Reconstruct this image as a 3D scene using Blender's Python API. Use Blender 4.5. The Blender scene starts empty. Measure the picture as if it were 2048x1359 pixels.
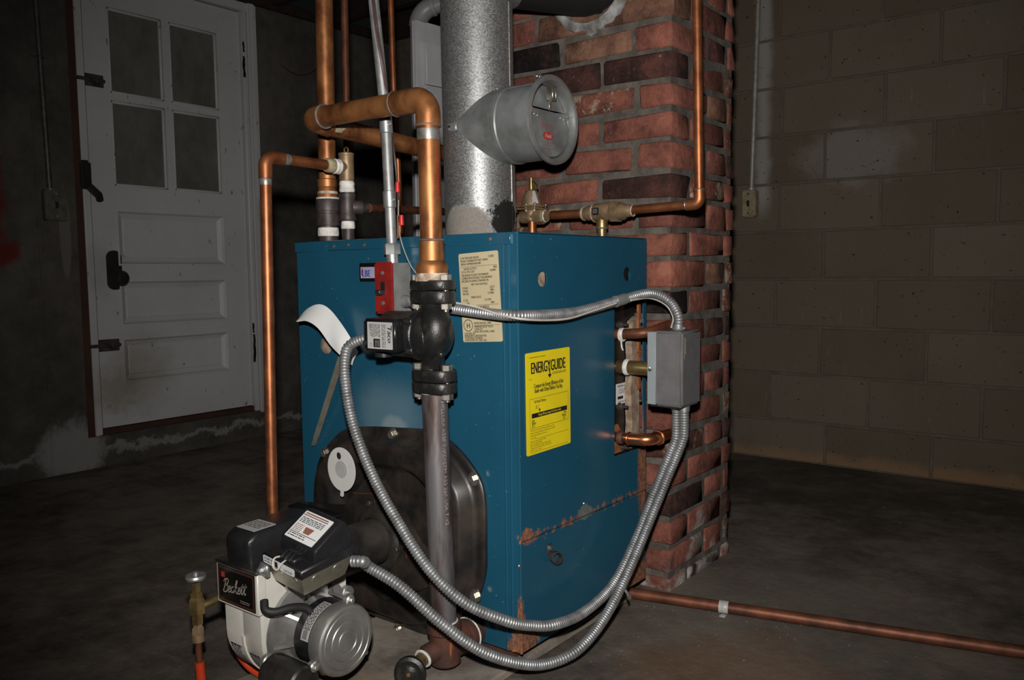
import bpy, bmesh, math, random
from mathutils import Vector as V, Matrix
random.seed(7)
sc = bpy.context.scene
col = sc.collection

# ------------------------------------------------------------------ camera, world, flash, exposure
FPX, YAW, PIT, ROL = 1657.7, .6586, .0827, -.0109
CAM = V((.983, -1.2911, .8235))
_cy, _sy, _cp, _sp = math.cos(YAW), math.sin(YAW), math.cos(PIT), math.sin(PIT)
FW = V((-_sy*_cp, _cy*_cp, -_sp)); _r = V((_cy, _sy, 0)); _u = _r.cross(FW)
RT = _r*math.cos(ROL) + _u*math.sin(ROL); UP = _u*math.cos(ROL) - _r*math.sin(ROL)
cd = bpy.data.cameras.new('camera'); cam = bpy.data.objects.new('camera', cd); col.objects.link(cam)
cd.sensor_width = 36; cd.lens = 36*FPX/2048; cd.clip_start = .02
m = Matrix((RT, UP, -FW)).transposed().to_4x4(); m.translation = CAM; cam.matrix_world = m
sc.camera = cam
sc.cycles.caustics_reflective = False; sc.cycles.caustics_refractive = False

w = bpy.data.worlds.new('world'); sc.world = w; w.use_nodes = True
w.node_tree.nodes['Background'].inputs[0].default_value = (.9, .95, 1, 1)
w.node_tree.nodes['Background'].inputs[1].default_value = .0035

# the camera's own flash gun, on the shoe above the lens
fl = bpy.data.lights.new('camera_flash', 'SPOT'); flo = bpy.data.objects.new('camera_flash', fl); col.objects.link(flo)
fl.energy = 142; fl.spot_size = math.radians(94); fl.spot_blend = .9; fl.shadow_soft_size = .022; fl.color = (1, .965, .92)
_fd = (FW*1.0 + UP*.02 + RT*.07).normalized()
m = _fd.to_track_quat('-Z', 'Y').to_matrix().to_4x4(); m.translation = CAM + UP*.15 - RT*.015 + FW*.01; flo.matrix_world = m

sc.view_settings.view_transform = 'Standard'; sc.view_settings.look = 'None'
sc.view_settings.exposure = 0; sc.view_settings.gamma = 1; sc.view_settings.use_curve_mapping = False

# ------------------------------------------------------------------ measuring helpers: a photo point at a known distance -> a place in the room
def ray(x, y): return FW + RT*((x-1024)/FPX) - UP*((y-679.5)/FPX)
def on(ax, v, x, y):
    d = ray(x, y); return CAM + d*((v-CAM[ax])/d[ax])
def dep(t, x, y): return CAM + ray(x, y)*t
def upto(a, b, z=2.28):
    """carry the line a-b on up to the joists"""
    return a+(b-a)*((z-a.z)/(b.z-a.z))
def oncyl(x, y, cx, cy, r):
    d = ray(x, y); o = V((CAM.x-cx, CAM.y-cy)); e = V((d.x, d.y)); a = e.dot(e); b_ = o.dot(e); c_ = o.dot(o)-r*r
    return CAM + d*((-b_-math.sqrt(max(0, b_*b_-a*c_)))/a)

# ------------------------------------------------------------------ materials
MATS = {}
def nt_new(name):
    mt = bpy.data.materials.new(name); mt.use_nodes = True; nt = mt.node_tree
    MATS[name] = mt
    return mt, nt, nt.nodes['Principled BSDF']
def N(nt, t, **k):
    n = nt.nodes.new(t)
    for a, b in k.items(): setattr(n, a, b)
    return n
def noise(nt, scale, detail=4, rough=.6, coord='Object', stretch=None):
    tc = N(nt, 'ShaderNodeTexCoord'); n = N(nt, 'ShaderNodeTexNoise')
    n.inputs['Scale'].default_value = scale; n.inputs['Detail'].default_value = detail; n.inputs['Roughness'].default_value = rough
    if coord == 'World':
        g = N(nt, 'ShaderNodeNewGeometry'); out = g.outputs['Position']
    else: out = tc.outputs[coord]
    if stretch:
        mp = N(nt, 'ShaderNodeMapping'); mp.inputs['Scale'].default_value = stretch
        nt.links.new(out, mp.inputs[0]); out = mp.outputs[0]
    nt.links.new(out, n.inputs['Vector'])
    return n.outputs['Fac']
def ramp(nt, fac, stops, interp='LINEAR'):
    r = N(nt, 'ShaderNodeValToRGB'); r.color_ramp.interpolation = interp
    els = r.color_ramp.elements
    while len(els) < len(stops): els.new(.5)
    for e, (p, c) in zip(els, stops):
        e.position = p; e.color = (*c, 1) if len(c) == 3 else c
    nt.links.new(fac, r.inputs[0]); return r.outputs[0]
def math_(nt, op, a, b=None, clamp=False):
    n = N(nt, 'ShaderNodeMath', operation=op); n.use_clamp = clamp
    for i, q in enumerate((a, b)):
        if q is None: continue
        if isinstance(q, (int, float)): n.inputs[i].default_value = q
        else: nt.links.new(q, n.inputs[i])
    return n.outputs[0]
def mix(nt, fac, a, b):
    n = N(nt, 'ShaderNodeMix', data_type='RGBA')
    for s, q in ((n.inputs['Factor'], fac), (n.inputs['A'], a), (n.inputs['B'], b)):
        if isinstance(q, (int, float)): s.default_value = q
        elif isinstance(q, tuple): s.default_value = (*q, 1)
        else: nt.links.new(q, s)
    return n.outputs['Result']
def smooth(nt, v, a, b):
    n = N(nt, 'ShaderNodeMapRange', interpolation_type='SMOOTHSTEP')
    nt.links.new(v, n.inputs[0]); n.inputs[1].default_value = a; n.inputs[2].default_value = b
    return n.outputs[0]
def wpos(nt):
    g = N(nt, 'ShaderNodeNewGeometry'); s = N(nt, 'ShaderNodeSeparateXYZ'); nt.links.new(g.outputs['Position'], s.inputs[0])
    return g.outputs['Position'], s.outputs
def blob(nt, c, rad, nz, amt=.6, soft=.35, scl=(1, 1, 1)):
    """a stain with a ragged outline of its own round a place in the room"""
    p, _ = wpos(nt)
    mp = N(nt, 'ShaderNodeVectorMath', operation='SUBTRACT'); nt.links.new(p, mp.inputs[0]); mp.inputs[1].default_value = c
    m2 = N(nt, 'ShaderNodeVectorMath', operation='MULTIPLY'); nt.links.new(mp.outputs[0], m2.inputs[0]); m2.inputs[1].default_value = scl
    ln = N(nt, 'ShaderNodeVectorMath', operation='LENGTH'); nt.links.new(m2.outputs[0], ln.inputs[0])
    d = math_(nt, 'DIVIDE', ln.outputs['Value'], rad)
    d = math_(nt, 'ADD', d, math_(nt, 'MULTIPLY', math_(nt, 'SUBTRACT', nz, .5), amt*2))
    return math_(nt, 'SUBTRACT', 1.0, smooth(nt, d, 1-soft, 1+soft))
def bump(nt, bs, h, strength=.3, dist=.002):
    b = N(nt, 'ShaderNodeBump'); b.inputs['Strength'].default_value = strength; b.inputs['Distance'].default_value = dist
    nt.links.new(h, b.inputs['Height']); nt.links.new(b.outputs[0], bs.inputs['Normal'])
def plain(name, c1, c2=None, scale=20, rough=.5, metal=0, bmp=0, bscale=None, bdist=.001, spec=.5, coord='Object', lo=.35, hi=.65, stretch=None, rvar=0):
    mt, nt, bs = nt_new(name)
    if c2 is None: c2 = tuple(x*.8 for x in c1)
    f = noise(nt, scale, coord=coord, stretch=stretch)
    nt.links.new(ramp(nt, f, [(lo, c2), (hi, c1)]), bs.inputs['Base Color'])
    bs.inputs['Metallic'].default_value = metal; bs.inputs['Specular IOR Level'].default_value = spec
    if rvar:
        nt.links.new(math_(nt, 'ADD', rough-rvar/2, math_(nt, 'MULTIPLY', f, rvar)), bs.inputs['Roughness'])
    else: bs.inputs['Roughness'].default_value = rough
    if bmp: bump(nt, bs, noise(nt, bscale or scale*4, coord=coord), bmp, bdist)
    return mt

# metals
plain('copper', (.46, .17, .07), (.25, .085, .038), 16, .45, .8, rvar=.2)
plain('copper_bright', (.44, .185, .066), (.2, .07, .027), 19, .46, .66, stretch=(1, 1, .6), rvar=.3, lo=.36, hi=.6)
plain('copper_dull', (.24, .085, .045), (.1, .04, .024), 18, .52, .5)
plain('copper_fresh', (.8, .3, .14), (.6, .2, .09), 12, .28, .95)
plain('solder', (.45, .43, .4), (.25, .22, .19), 60, .4, .7)
plain('brass', (.42, .3, .13), (.22, .14, .06), 30, .4, .8)
plain('bronze', (.36, .25, .14), (.2, .135, .08), 40, .5, .45, bmp=.3, bscale=300)
plain('crust', (.62, .55, .46), (.24, .13, .07), 55, .85, bmp=.7, bscale=150)
plain('stencil_worn', (.4, .33, .3), (.2, .12, .1), 150, .7)
plain('shade_black', (.012, .012, .012), (.006, .006, .006), 20, .7)  # shade on the last galvanised pipe run, put into its colour
plain('crumbs', (.3, .27, .23), (.18, .16, .14), 30, .9)
plain('patina', (.42, .43, .3), (.3, .17, .08), 60, .8)
plain('pipe_dope', (.8, .79, .75), (.55, .52, .47), 90, .85, bmp=.5, bscale=200)
plain('black_iron', (.09, .072, .07), (.035, .028, .027), 30, .5, .35, bmp=.25, bscale=250)
plain('steel_pipe', (.19, .18, .185), (.075, .045, .038), 22, .45, .5, stretch=(1, 1, .2), lo=.38, hi=.56)
plain('rusty_iron', (.12, .046, .03), (.055, .028, .022), 25, .7, .2, bmp=.4, bscale=250)
plain('rust', (.4, .13, .03), (.18, .06, .025), 70, .9, bmp=.4)
plain('black_cast', (.045, .04, .034), (.012, .012, .012), 26, .34, 0, bmp=.3, bscale=350, lo=.5, hi=.78, bdist=.002)
plain('black_gloss', (.013, .013, .014), (.008, .008, .009), 20, .25)
plain('black_plastic', (.02, .02, .022), (.013, .013, .014), 20, .36)
plain('dusty_black', (.05, .043, .037), (.014, .013, .012), 12, .45, lo=.4, hi=.68)
plain('black_plate', (.06, .045, .036), (.013, .012, .0115), 9, .38, lo=.42, hi=.74, bmp=.1, bscale=60)
plain('rubber', (.018, .018, .018), rough=.6)
plain('chrome', (.85, .85, .8), (.6, .6, .55), 30, .22, 1)
plain('zinc', (.5, .51, .5), (.34, .35, .35), 25, .42, .75)
plain('zinc_bolt', (.7, .68, .6), (.35, .31, .26), 60, .32, .9)
plain('flex_steel', (.42, .43, .44), (.25, .25, .25), 40, .47, .65)
plain('emt', (.4, .41, .41), (.25, .25, .245), 30, .5, .6, rvar=.2)
plain('aluminium', (.5, .49, .47), (.36, .35, .33), 20, .42, .75, bmp=.15, bscale=300)
plain('cast_aluminium', (.47, .46, .45), (.3, .29, .28), 25, .45, .7, bmp=.2, bscale=200)
plain('olive_zinc', (.52, .5, .4), (.38, .36, .28), 12, .36, .8)
plain('box_steel', (.3, .3, .29), (.2, .2, .19), 25, .6, .3, bmp=.2, bscale=200)
plain('red_paint', (.3, .018, .015), (.15, .011, .01), 22, .42)
plain('burner_white', (.74, .72, .66), (.66, .63, .56), 12, .35)
plain('yellowed', (.55, .4, .2), (.66, .56, .38), 30, .4)
plain('label_white', (.78, .78, .78), (.72, .72, .72), 8, .45)
plain('label_silver', (.5, .49, .48), (.42, .41, .4), 10, .4)
plain('label_tan', (.56, .48, .3), (.5, .42, .26), 10, .4)
plain('label_yellow', (.83, .66, .012), (.77, .6, .01), 8, .42)
plain('label_black', (.008, .007, .007), rough=.3)
plain('label_maroon', (.08, .03, .02), rough=.35)
plain('badge_blue', (.42, .4, .55), rough=.35)
plain('ink', (.012, .012, .012), rough=.6)
plain('ink_blue', (.03, .05, .35), rough=.5)
plain('ink_red', (.5, .04, .03), rough=.5)
plain('ink_silver', (.42, .38, .34), rough=.4)
plain('ink_brown', (.28, .12, .08), rough=.5)
plain('paper', (.82, .82, .81), (.78, .77, .75), 6, .7)
plain('cardboard', (.2, .18, .135), (.14, .125, .095), 40, .8)
plain('plastic_white', (.72, .71, .69), (.66, .65, .62), 10, .4)
plain('grey_paint', (.15, .145, .15), (.125, .12, .125), 30, .42, bmp=.15, bscale=700)
plain('grey_light', (.3, .33, .35), (.27, .3, .32), 20, .4)
plain('insulation', (.42, .32, .24), (.2, .13, .085), 45, .95, bmp=.8, bscale=150)
plain('orange_plastic', (.68, .07, .018), (.58, .055, .015), 20, .35)
plain('red_plastic', (.6, .03, .03), (.45, .02, .02), 20, .4)
plain('wire_brown', (.07, .035, .028), rough=.5)
plain('wire_white', (.62, .58, .52), (.5, .46, .4), 20, .5)
plain('tape_grey', (.2, .21, .2), (.16, .17, .165), 40, .5)
plain('pvc', (.3, .3, .31), (.24, .24, .25), 10, .4)
plain('switch_tan', (.36, .29, .17), (.2, .16, .1), 40, .5, .2)
plain('switch_grey', (.14, .135, .105), (.09, .085, .07), 40, .5, .3)
plain('conduit_dull', (.11, .11, .1), (.06, .06, .055), 40, .5, .4)
plain('conduit_pale', (.35, .34, .3), (.24, .23, .2), 40, .5, .3)
plain('mortar', (.15, .132, .112), (.075, .064, .054), 26, .95, bmp=.9, bscale=130, bdist=.003, coord='World')
plain('plaster', (.42, .42, .42), (.14, .13, .12), 22, .9, bmp=.8, bscale=60, bdist=.004)
plain('wood_dark', (.028, .013, .008), (.012, .007, .005), 6, .8, stretch=(1, 6, 6))
plain('sill_wood', (.06, .02, .01), (.035, .014, .009), 8, .8)
plain('lock_black', (.012, .011, .01), (.02, .016, .013), 20, .45)
plain('flexible_dark', (.02, .018, .016), rough=.7)
plain('web', (.3, .3, .28), rough=.9)

def mk_brick(name, c1, c2, c3, patch=None, pa=.62):
    mt, nt, bs = nt_new(name)
    oi = N(nt, 'ShaderNodeObjectInfo')
    tc = N(nt, 'ShaderNodeTexCoord'); ad = N(nt, 'ShaderNodeVectorMath', operation='ADD')
    mu = math_(nt, 'MULTIPLY', oi.outputs['Random'], 37.0); cb = N(nt, 'ShaderNodeCombineXYZ')
    nt.links.new(mu, cb.inputs[0]); nt.links.new(mu, cb.inputs[2])
    nt.links.new(tc.outputs['Object'], ad.inputs[0]); nt.links.new(cb.outputs[0], ad.inputs[1])
    def nz(s, d=5):
        n = N(nt, 'ShaderNodeTexNoise'); n.inputs['Scale'].default_value = s; n.inputs['Detail'].default_value = d; n.inputs['Roughness'].default_value = .7
        nt.links.new(ad.outputs[0], n.inputs['Vector']); return n.outputs['Fac']
    c = ramp(nt, nz(16), [(.34, c3), (.5, c2), (.63, c1)])
    if patch: c = mix(nt, ramp(nt, nz(17), [(pa-.03, (0, 0, 0)), (pa+.03, (1, 1, 1))]), c, patch)
    c = mix(nt, ramp(nt, nz(90, 3), [(.66, (0, 0, 0)), (.72, (.6, .6, .6))]), c, (.3, .25, .2))
    hs = N(nt, 'ShaderNodeHueSaturation'); nt.links.new(c, hs.inputs['Color']); hs.inputs['Saturation'].default_value = .93
    nt.links.new(math_(nt, 'ADD', .8, math_(nt, 'MULTIPLY', oi.outputs['Random'], .4)), hs.inputs['Value'])
    # lime bloom creeping up from the floor
    nzw = noise(nt, 22, coord='World'); e = blob(nt, (.08, .8, .0), .22, nzw, .8, .25, (.2, 1, 1.6))
    e2 = math_(nt, 'MULTIPLY', e, ramp(nt, noise(nt, 12, coord='World'), [(.45, (0, 0, 0)), (.62, (1, 1, 1))]))
    nt.links.new(mix(nt, e2, hs.outputs[0], (.48, .46, .43)), bs.inputs['Base Color'])
    bs.inputs['Roughness'].default_value = .9; bs.inputs['Specular IOR Level'].default_value = .25
    h = math_(nt, 'ADD', nz(45, 6), math_(nt, 'MULTIPLY', nz(240, 3), .4)); bump(nt, bs, h, 1, .006)
mk_brick('brick_red', (.31, .1, .064), (.235, .072, .047), (.115, .042, .031))
mk_brick('brick_orange', (.38, .13, .075), (.29, .09, .054), (.165, .055, .038))
mk_brick('brick_dark', (.12, .04, .028), (.06, .025, .02), (.024, .014, .012), (.2, .07, .038), .67)
mk_brick('brick_black', (.05, .025, .018), (.012, .009, .008), (.008, .006, .006), (.2, .075, .035), .66)
mk_brick('brick_tan', (.31, .165, .095), (.23, .105, .062), (.1, .048, .032))
mk_brick('brick_scarred', (.28, .09, .055), (.18, .058, .038), (.06, .028, .022), (.36, .27, .19), .56)

def mk_jacket():
    mt, nt, bs = nt_new('jacket_blue')
    f = noise(nt, 3, coord='World'); c = ramp(nt, f, [(.3, (.0105, .073, .125)), (.7, (.0135, .09, .152))])
    p, (X, Y, Z) = wpos(nt)
    nz = noise(nt, 42, 6, .7, coord='World'); nz2 = noise(nt, 9, 4, .6, coord='World')
    side = smooth(nt, X, -.004, -.0025)
    # heat-blanched paint over the burner door
    hb = blob(nt, (-.37, 0, .50), .075, nz2, .35, .6, (.75, 1, 1)); c = mix(nt, math_(nt, 'MULTIPLY', hb, .5), c, (.17, .26, .3))
    hb2 = blob(nt, (-.35, 0, .475), .035, nz, .3, .3, (.9, 1, 1.2)); c = mix(nt, math_(nt, 'MULTIPLY', hb2, .35), c, (.38, .42, .42))
    # rust along the side seam, at the foot of the corner, and streaks below the coil opening
    seam = math_(nt, 'SUBTRACT', 1, smooth(nt, math_(nt, 'ABSOLUTE', math_(nt, 'SUBTRACT', Z, .281)), .002, .022))
    sm = ramp(nt, math_(nt, 'ADD', nz, math_(nt, 'MULTIPLY', seam, .19)), [(.675, (0, 0, 0)), (.69, (1, 1, 1))])
    sm = math_(nt, 'MULTIPLY', math_(nt, 'MULTIPLY', sm, seam), side)
    r1 = blob(nt, (.0, .022, .292), .021, nz, .7, .12, (1, 1, 1.5)); r2 = blob(nt, (0, .012, .06), .034, nz, 1.2, .12, (1, .75, .95))
    r3 = blob(nt, (0, .5, .33), .02, noise(nt, 30, coord='World', stretch=(1, 2, .3)), .9, .3, (1, 1, .17))
    r4 = blob(nt, (0, .49, .06), .045, nz, .8, .2, (1, .8, 1)); r5 = blob(nt, (0, .24, .287), .02, nz, 1.1, .12, (1, .7, 1.3))
    r6 = blob(nt, (-.003, 0, .11), .0075, nz, 1.0, .2, (1, .6, .13))
    rust = r1
    for q in (r2, sm, r3, r4, r6): rust = math_(nt, 'MAXIMUM', rust, q)
    c = mix(nt, math_(nt, 'MULTIPLY', rust, .85), c, ramp(nt, noise(nt, 80, coord='World'), [(.4, (.16, .055, .025)), (.65, (.42, .16, .05))]))
    c = mix(nt, math_(nt, 'MULTIPLY', math_(nt, 'MULTIPLY', r5, side), .6), c, (.2, .2, .17))
    # chips
    ch = ramp(nt, noise(nt, 130, 2, .5, coord='World'), [(.74, (0, 0, 0)), (.76, (1, 1, 1))]); c = mix(nt, math_(nt, 'MULTIPLY', ch, .5), c, (.35, .36, .34))
    nt.links.new(c, bs.inputs['Base Color'])
    nt.links.new(math_(nt, 'ADD', .27, math_(nt, 'MULTIPLY', rust, .55)), bs.inputs['Roughness'])
    bump(nt, bs, noise(nt, 2.2, 2, coord='World'), .12, .01)
mk_jacket()

def mk_flue():
    mt, nt, bs = nt_new('galvanised')
    tc = N(nt, 'ShaderNodeTexCoord'); vo = N(nt, 'ShaderNodeTexVoronoi'); vo.inputs['Scale'].default_value = 380
    nt.links.new(tc.outputs['Object'], vo.inputs['Vector'])
    sp = N(nt, 'ShaderNodeSeparateColor'); nt.links.new(vo.outputs['Color'], sp.inputs[0])
    c = ramp(nt, sp.outputs[0], [(0, (.24, .245, .245)), (1, (.52, .53, .53))])
    nz = noise(nt, 38, 6, .7, coord='World')
    s1 = blob(nt, tuple(oncyl(928, 452, -.352, .312, .0885)), .05, noise(nt, 14, coord='World'), .25, .12, (.8, .8, 1))
    c = mix(nt, math_(nt, 'MULTIPLY', s1, .75), c, (.25, .21, .17))
    s2 = blob(nt, tuple(oncyl(1015, 442, -.352, .312, .0885)), .042, nz, 1.3, .1, (1, 1, .8))
    c = mix(nt, s2, c, (.008, .007, .007))
    nt.links.new(c, bs.inputs['Base Color'])
    both = math_(nt, 'MAXIMUM', s1, s2)
    nt.links.new(math_(nt, 'SUBTRACT', .8, both, True), bs.inputs['Metallic'])
    nt.links.new(math_(nt, 'ADD', math_(nt, 'ADD', .38, math_(nt, 'MULTIPLY', sp.outputs[1], .2)), math_(nt, 'MULTIPLY', both, .4)), bs.inputs['Roughness'])
    b = N(nt, 'ShaderNodeBump'); b.inputs['Strength'].default_value = .35; b.inputs['Distance'].default_value = .0015
    nt.links.new(sp.outputs[2], b.inputs['Height']); nt.links.new(b.outputs[0], bs.inputs['Normal'])
mk_flue()
plain('damper_zinc', (.34, .36, .37), (.2, .205, .2), 14, .48, .45, bmp=.1, bscale=40)

def mk_concrete(name, c1, c2, c3, extra=None, rough=.85, sc1=1.6, b=.5):
    mt, nt, bs = nt_new(name)
    f = math_(nt, 'ADD', math_(nt, 'MULTIPLY', noise(nt, sc1, 8, .65, coord='World'), .65), math_(nt, 'MULTIPLY', noise(nt, 14, 6, .7, coord='World'), .35))
    c = ramp(nt, f, [(.39, c3), (.5, c2), (.61, c1)])
    if extra: c = extra(nt, c)
    nt.links.new(c, bs.inputs['Base Color'])
    bs.inputs['Roughness'].default_value = rough; bs.inputs['Specular IOR Level'].default_value = .3
    bump(nt, bs, noise(nt, 45, 8, .7, coord='World'), b, .003)
def floor_x(nt, c):
    nz = noise(nt, 7, 6, .7, coord='World')
    p = blob(nt, (.3, .62, 0), .32, nz, .5, .4); c = mix(nt, math_(nt, 'MULTIPLY', p, .45), c, (.2, .175, .15))
    o = blob(nt, (.35, .25, 0), .2, nz, .9, .4); c = mix(nt, math_(nt, 'MULTIPLY', o, .45), c, (.2, .105, .05))
    d = blob(nt, (-.3, 1.9, 0), .5, nz, .5, .4, (.5, 1, 1)); c = mix(nt, math_(nt, 'MULTIPLY', d, .6), c, (.04, .034, .03))
    sw = ramp(nt, noise(nt, 5, 8, .75, coord='World', stretch=(1, 3, 1)), [(.6, (0, 0, 0)), (.72, (1, 1, 1))]); c = mix(nt, math_(nt, 'MULTIPLY', sw, .4), c, (.27, .245, .215))
    bl = ramp(nt, noise(nt, 1.3, 7, .8, coord='World'), [(.47, (0, 0, 0)), (.62, (1, 1, 1))]); c = mix(nt, math_(nt, 'MULTIPLY', bl, .45), c, (.19, .16, .135))
    sp = ramp(nt, noise(nt, 60, 3, .6, coord='World'), [(.66, (0, 0, 0)), (.76, (1, 1, 1))]); c = mix(nt, math_(nt, 'MULTIPLY', sp, .35), c, (.4, .37, .33))
    return c
mk_concrete('floor_concrete', (.21, .172, .142), (.13, .107, .088), (.06, .05, .042), floor_x, .66, 2.6, .8)
def wall_x(nt, c):
    nz = noise(nt, 9, 6, .7, coord='World')
    p, (X, Y, Z) = wpos(nt)
    # lime bloom along the foot of the wall
    z0 = math_(nt, 'ADD', Z, math_(nt, 'MULTIPLY', math_(nt, 'SUBTRACT', nz, .5), .18))
    band = math_(nt, 'SUBTRACT', 1, smooth(nt, math_(nt, 'ABSOLUTE', math_(nt, 'SUBTRACT', z0, .075)), .003, .022))
    b2 = blob(nt, (-2.58, .3, .09), .12, nz, .9, .3)
    c = mix(nt, math_(nt, 'MULTIPLY', math_(nt, 'MAXIMUM', math_(nt, 'MULTIPLY', band, .75), b2), .5), c, (.42, .41, .4))
    # sprayed red paint
    nr = noise(nt, 14, 4, .6, coord='World')
    rp = blob(nt, (-2.58, .0, 1.14), .085, nr, .35, .3, (1, 1, .28)); r2 = blob(nt, (-2.58, .05, .915), .05, nr, .5, .3, (1, .6, 1))
    r3 = blob(nt, (-2.58, .015, 1.0), .06, nr, .5, .3, (1, 1, .5))
    c = mix(nt, math_(nt, 'MULTIPLY', math_(nt, 'MAXIMUM', math_(nt, 'MAXIMUM', rp, r3), r2), .8), c, (.14, .008, .005))
    pl = blob(nt, (-2.58, .31, 1.0), .1, noise(nt, 25, coord='World'), .1, .15, (1, 4.5, .55)); c = mix(nt, math_(nt, 'MULTIPLY', pl, .6), c, (.17, .155, .14))
    return c
mk_concrete('wall_concrete', (.105, .095, .082), (.075, .067, .058), (.048, .043, .037), wall_x, .9, 2.2)
def pad_x(nt, c):
    nz = noise(nt, 10, 6, .7, coord='World')
    o = blob(nt, (-.2, -.33, .05), .12, nz, .8, .3); c = mix(nt, math_(nt, 'MULTIPLY', o, .6), c, (.3, .2, .11))
    o = blob(nt, (-.27, -.43, .05), .1, nz, .8, .3); c = mix(nt, math_(nt, 'MULTIPLY', o, .5), c, (.45, .42, .37))
    return c
mk_concrete('pad_concrete', (.36, .31, .26), (.27, .235, .195), (.16, .13, .11), pad_x, .85, 6)
def mk_block():
    mt, nt, bs = nt_new('block_face')
    oi = N(nt, 'ShaderNodeObjectInfo')
    f = math_(nt, 'ADD', math_(nt, 'MULTIPLY', noise(nt, 3, 8, .7, coord='World'), .6), math_(nt, 'MULTIPLY', oi.outputs['Random'], .4))
    c = ramp(nt, f, [(.2, (.105, .08, .055)), (.5, (.13, .102, .073)), (.8, (.15, .126, .098))])
    st = ramp(nt, noise(nt, 16, 6, .75, coord='World', stretch=(2.4, 1, .25)), [(.63, (0, 0, 0)), (.76, (1, 1, 1))])
    c = mix(nt, math_(nt, 'MULTIPLY', st, .4), c, (.34, .33, .31))
    nz = noise(nt, 9, 6, .7, coord='World')
    wb = blob(nt, (.0, 2.2, 1.27), .14, nz, .9, .4, (.7, 1, 1.3)); c = mix(nt, math_(nt, 'MULTIPLY', wb, .25), c, (.36, .35, .34))
    p, (X, Y, Z) = wpos(nt)
    cs = math_(nt, 'SUBTRACT', 1, smooth(nt, math_(nt, 'ADD', math_(nt, 'ABSOLUTE', math_(nt, 'ADD', X, .36)), math_(nt, 'MULTIPLY', nz, .05)), .03, .075))
    cs = math_(nt, 'MULTIPLY', cs, smooth(nt, Z, 1.0, 1.15)); c = mix(nt, math_(nt, 'MULTIPLY', cs, .55), c, (.4, .39, .37))
    ft = math_(nt, 'SUBTRACT', 1, smooth(nt, math_(nt, 'ADD', Z, math_(nt, 'MULTIPLY', nz, .1)), .07, .12)); c = mix(nt, math_(nt, 'MULTIPLY', ft, .6), c, (.27, .16, .08))
    pt = ramp(nt, noise(nt, 70, 2, .5, coord='World'), [(.26, (1, 1, 1)), (.3, (0, 0, 0))]); c = mix(nt, pt, c, (.03, .025, .02))
    nt.links.new(c, bs.inputs['Base Color']); bs.inputs['Roughness'].default_value = .92; bs.inputs['Specular IOR Level'].default_value = .2
    bump(nt, bs, noise(nt, 60, 8, .75, coord='World'), .6, .004)
mk_block()
plain('block_mortar', (.125, .104, .08), (.095, .078, .06), 20, .95, bmp=.6, bscale=80, coord='World')
def mk_door():
    mt, nt, bs = nt_new('door_paint')
    c = ramp(nt, noise(nt, 2.5, 5, .6, coord='World'), [(.3, (.43, .43, .435)), (.7, (.53, .53, .54))])
    nz = noise(nt, 11, 6, .7, coord='World')
    d = blob(nt, (-2.55, .62, .4), .13, nz, .7, .6, (1, 1, .8)); c = mix(nt, math_(nt, 'MULTIPLY', d, .5), c, (.22, .175, .125))
    d = blob(nt, (-2.55, .5, .33), .1, nz, .8, .5); c = mix(nt, math_(nt, 'MULTIPLY', d, .5), c, (.2, .15, .1))
    d = blob(nt, (-2.55, .45, .85), .07, nz, .8, .6, (1, 1, .6)); c = mix(nt, math_(nt, 'MULTIPLY', d, .4), c, (.2, .175, .15))
    g2 = ramp(nt, noise(nt, 5, 8, .75, coord='World'), [(.52, (0, 0, 0)), (.75, (1, 1, 1))]); c = mix(nt, math_(nt, 'MULTIPLY', g2, .3), c, (.3, .28, .25))
    k = ramp(nt, noise(nt, 38, 4, .6, coord='World', stretch=(1, 1, .5)), [(.665, (0, 0, 0)), (.72, (1, 1, 1))]); c = mix(nt, math_(nt, 'MULTIPLY', k, .75), c, (.07, .05, .04))
    nt.links.new(c, bs.inputs['Base Color']); bs.inputs['Roughness'].default_value = .55
    bump(nt, bs, noise(nt, 30, 5, coord='World', stretch=(1, 1, .3)), .25, .002)
mk_door()
plain('white_boards', (.6, .6, .62), (.5, .5, .52), 7, .6, coord='World')
def mk_glass():
    mt, nt, bs = nt_new('dusty_glass')
    bs.inputs['Roughness'].default_value = .2; bs.inputs['Base Color'].default_value = (.085, .078, .068, 1); bs.inputs['IOR'].default_value = 1.45
    f = noise(nt, 9, 6, .7, coord='World', stretch=(1, 1, .6))
    nt.links.new(ramp(nt, f, [(.35, (.13, .124, .11)), (.7, (.21, .2, .18))]), bs.inputs['Base Color'])
    tr = N(nt, 'ShaderNodeBsdfTransparent'); mx = N(nt, 'ShaderNodeMixShader')
    mx.inputs[0].default_value = .8
    nt.links.new(tr.outputs[0], mx.inputs[1]); nt.links.new(bs.outputs[0], mx.inputs[2])
    nt.links.new(mx.outputs[0], nt.nodes['Material Output'].inputs[0])
mk_glass()
plain('far_boards', (.26, .23, .19), (.2, .18, .15), 5, .8, stretch=(1, 3, .5))

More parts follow.
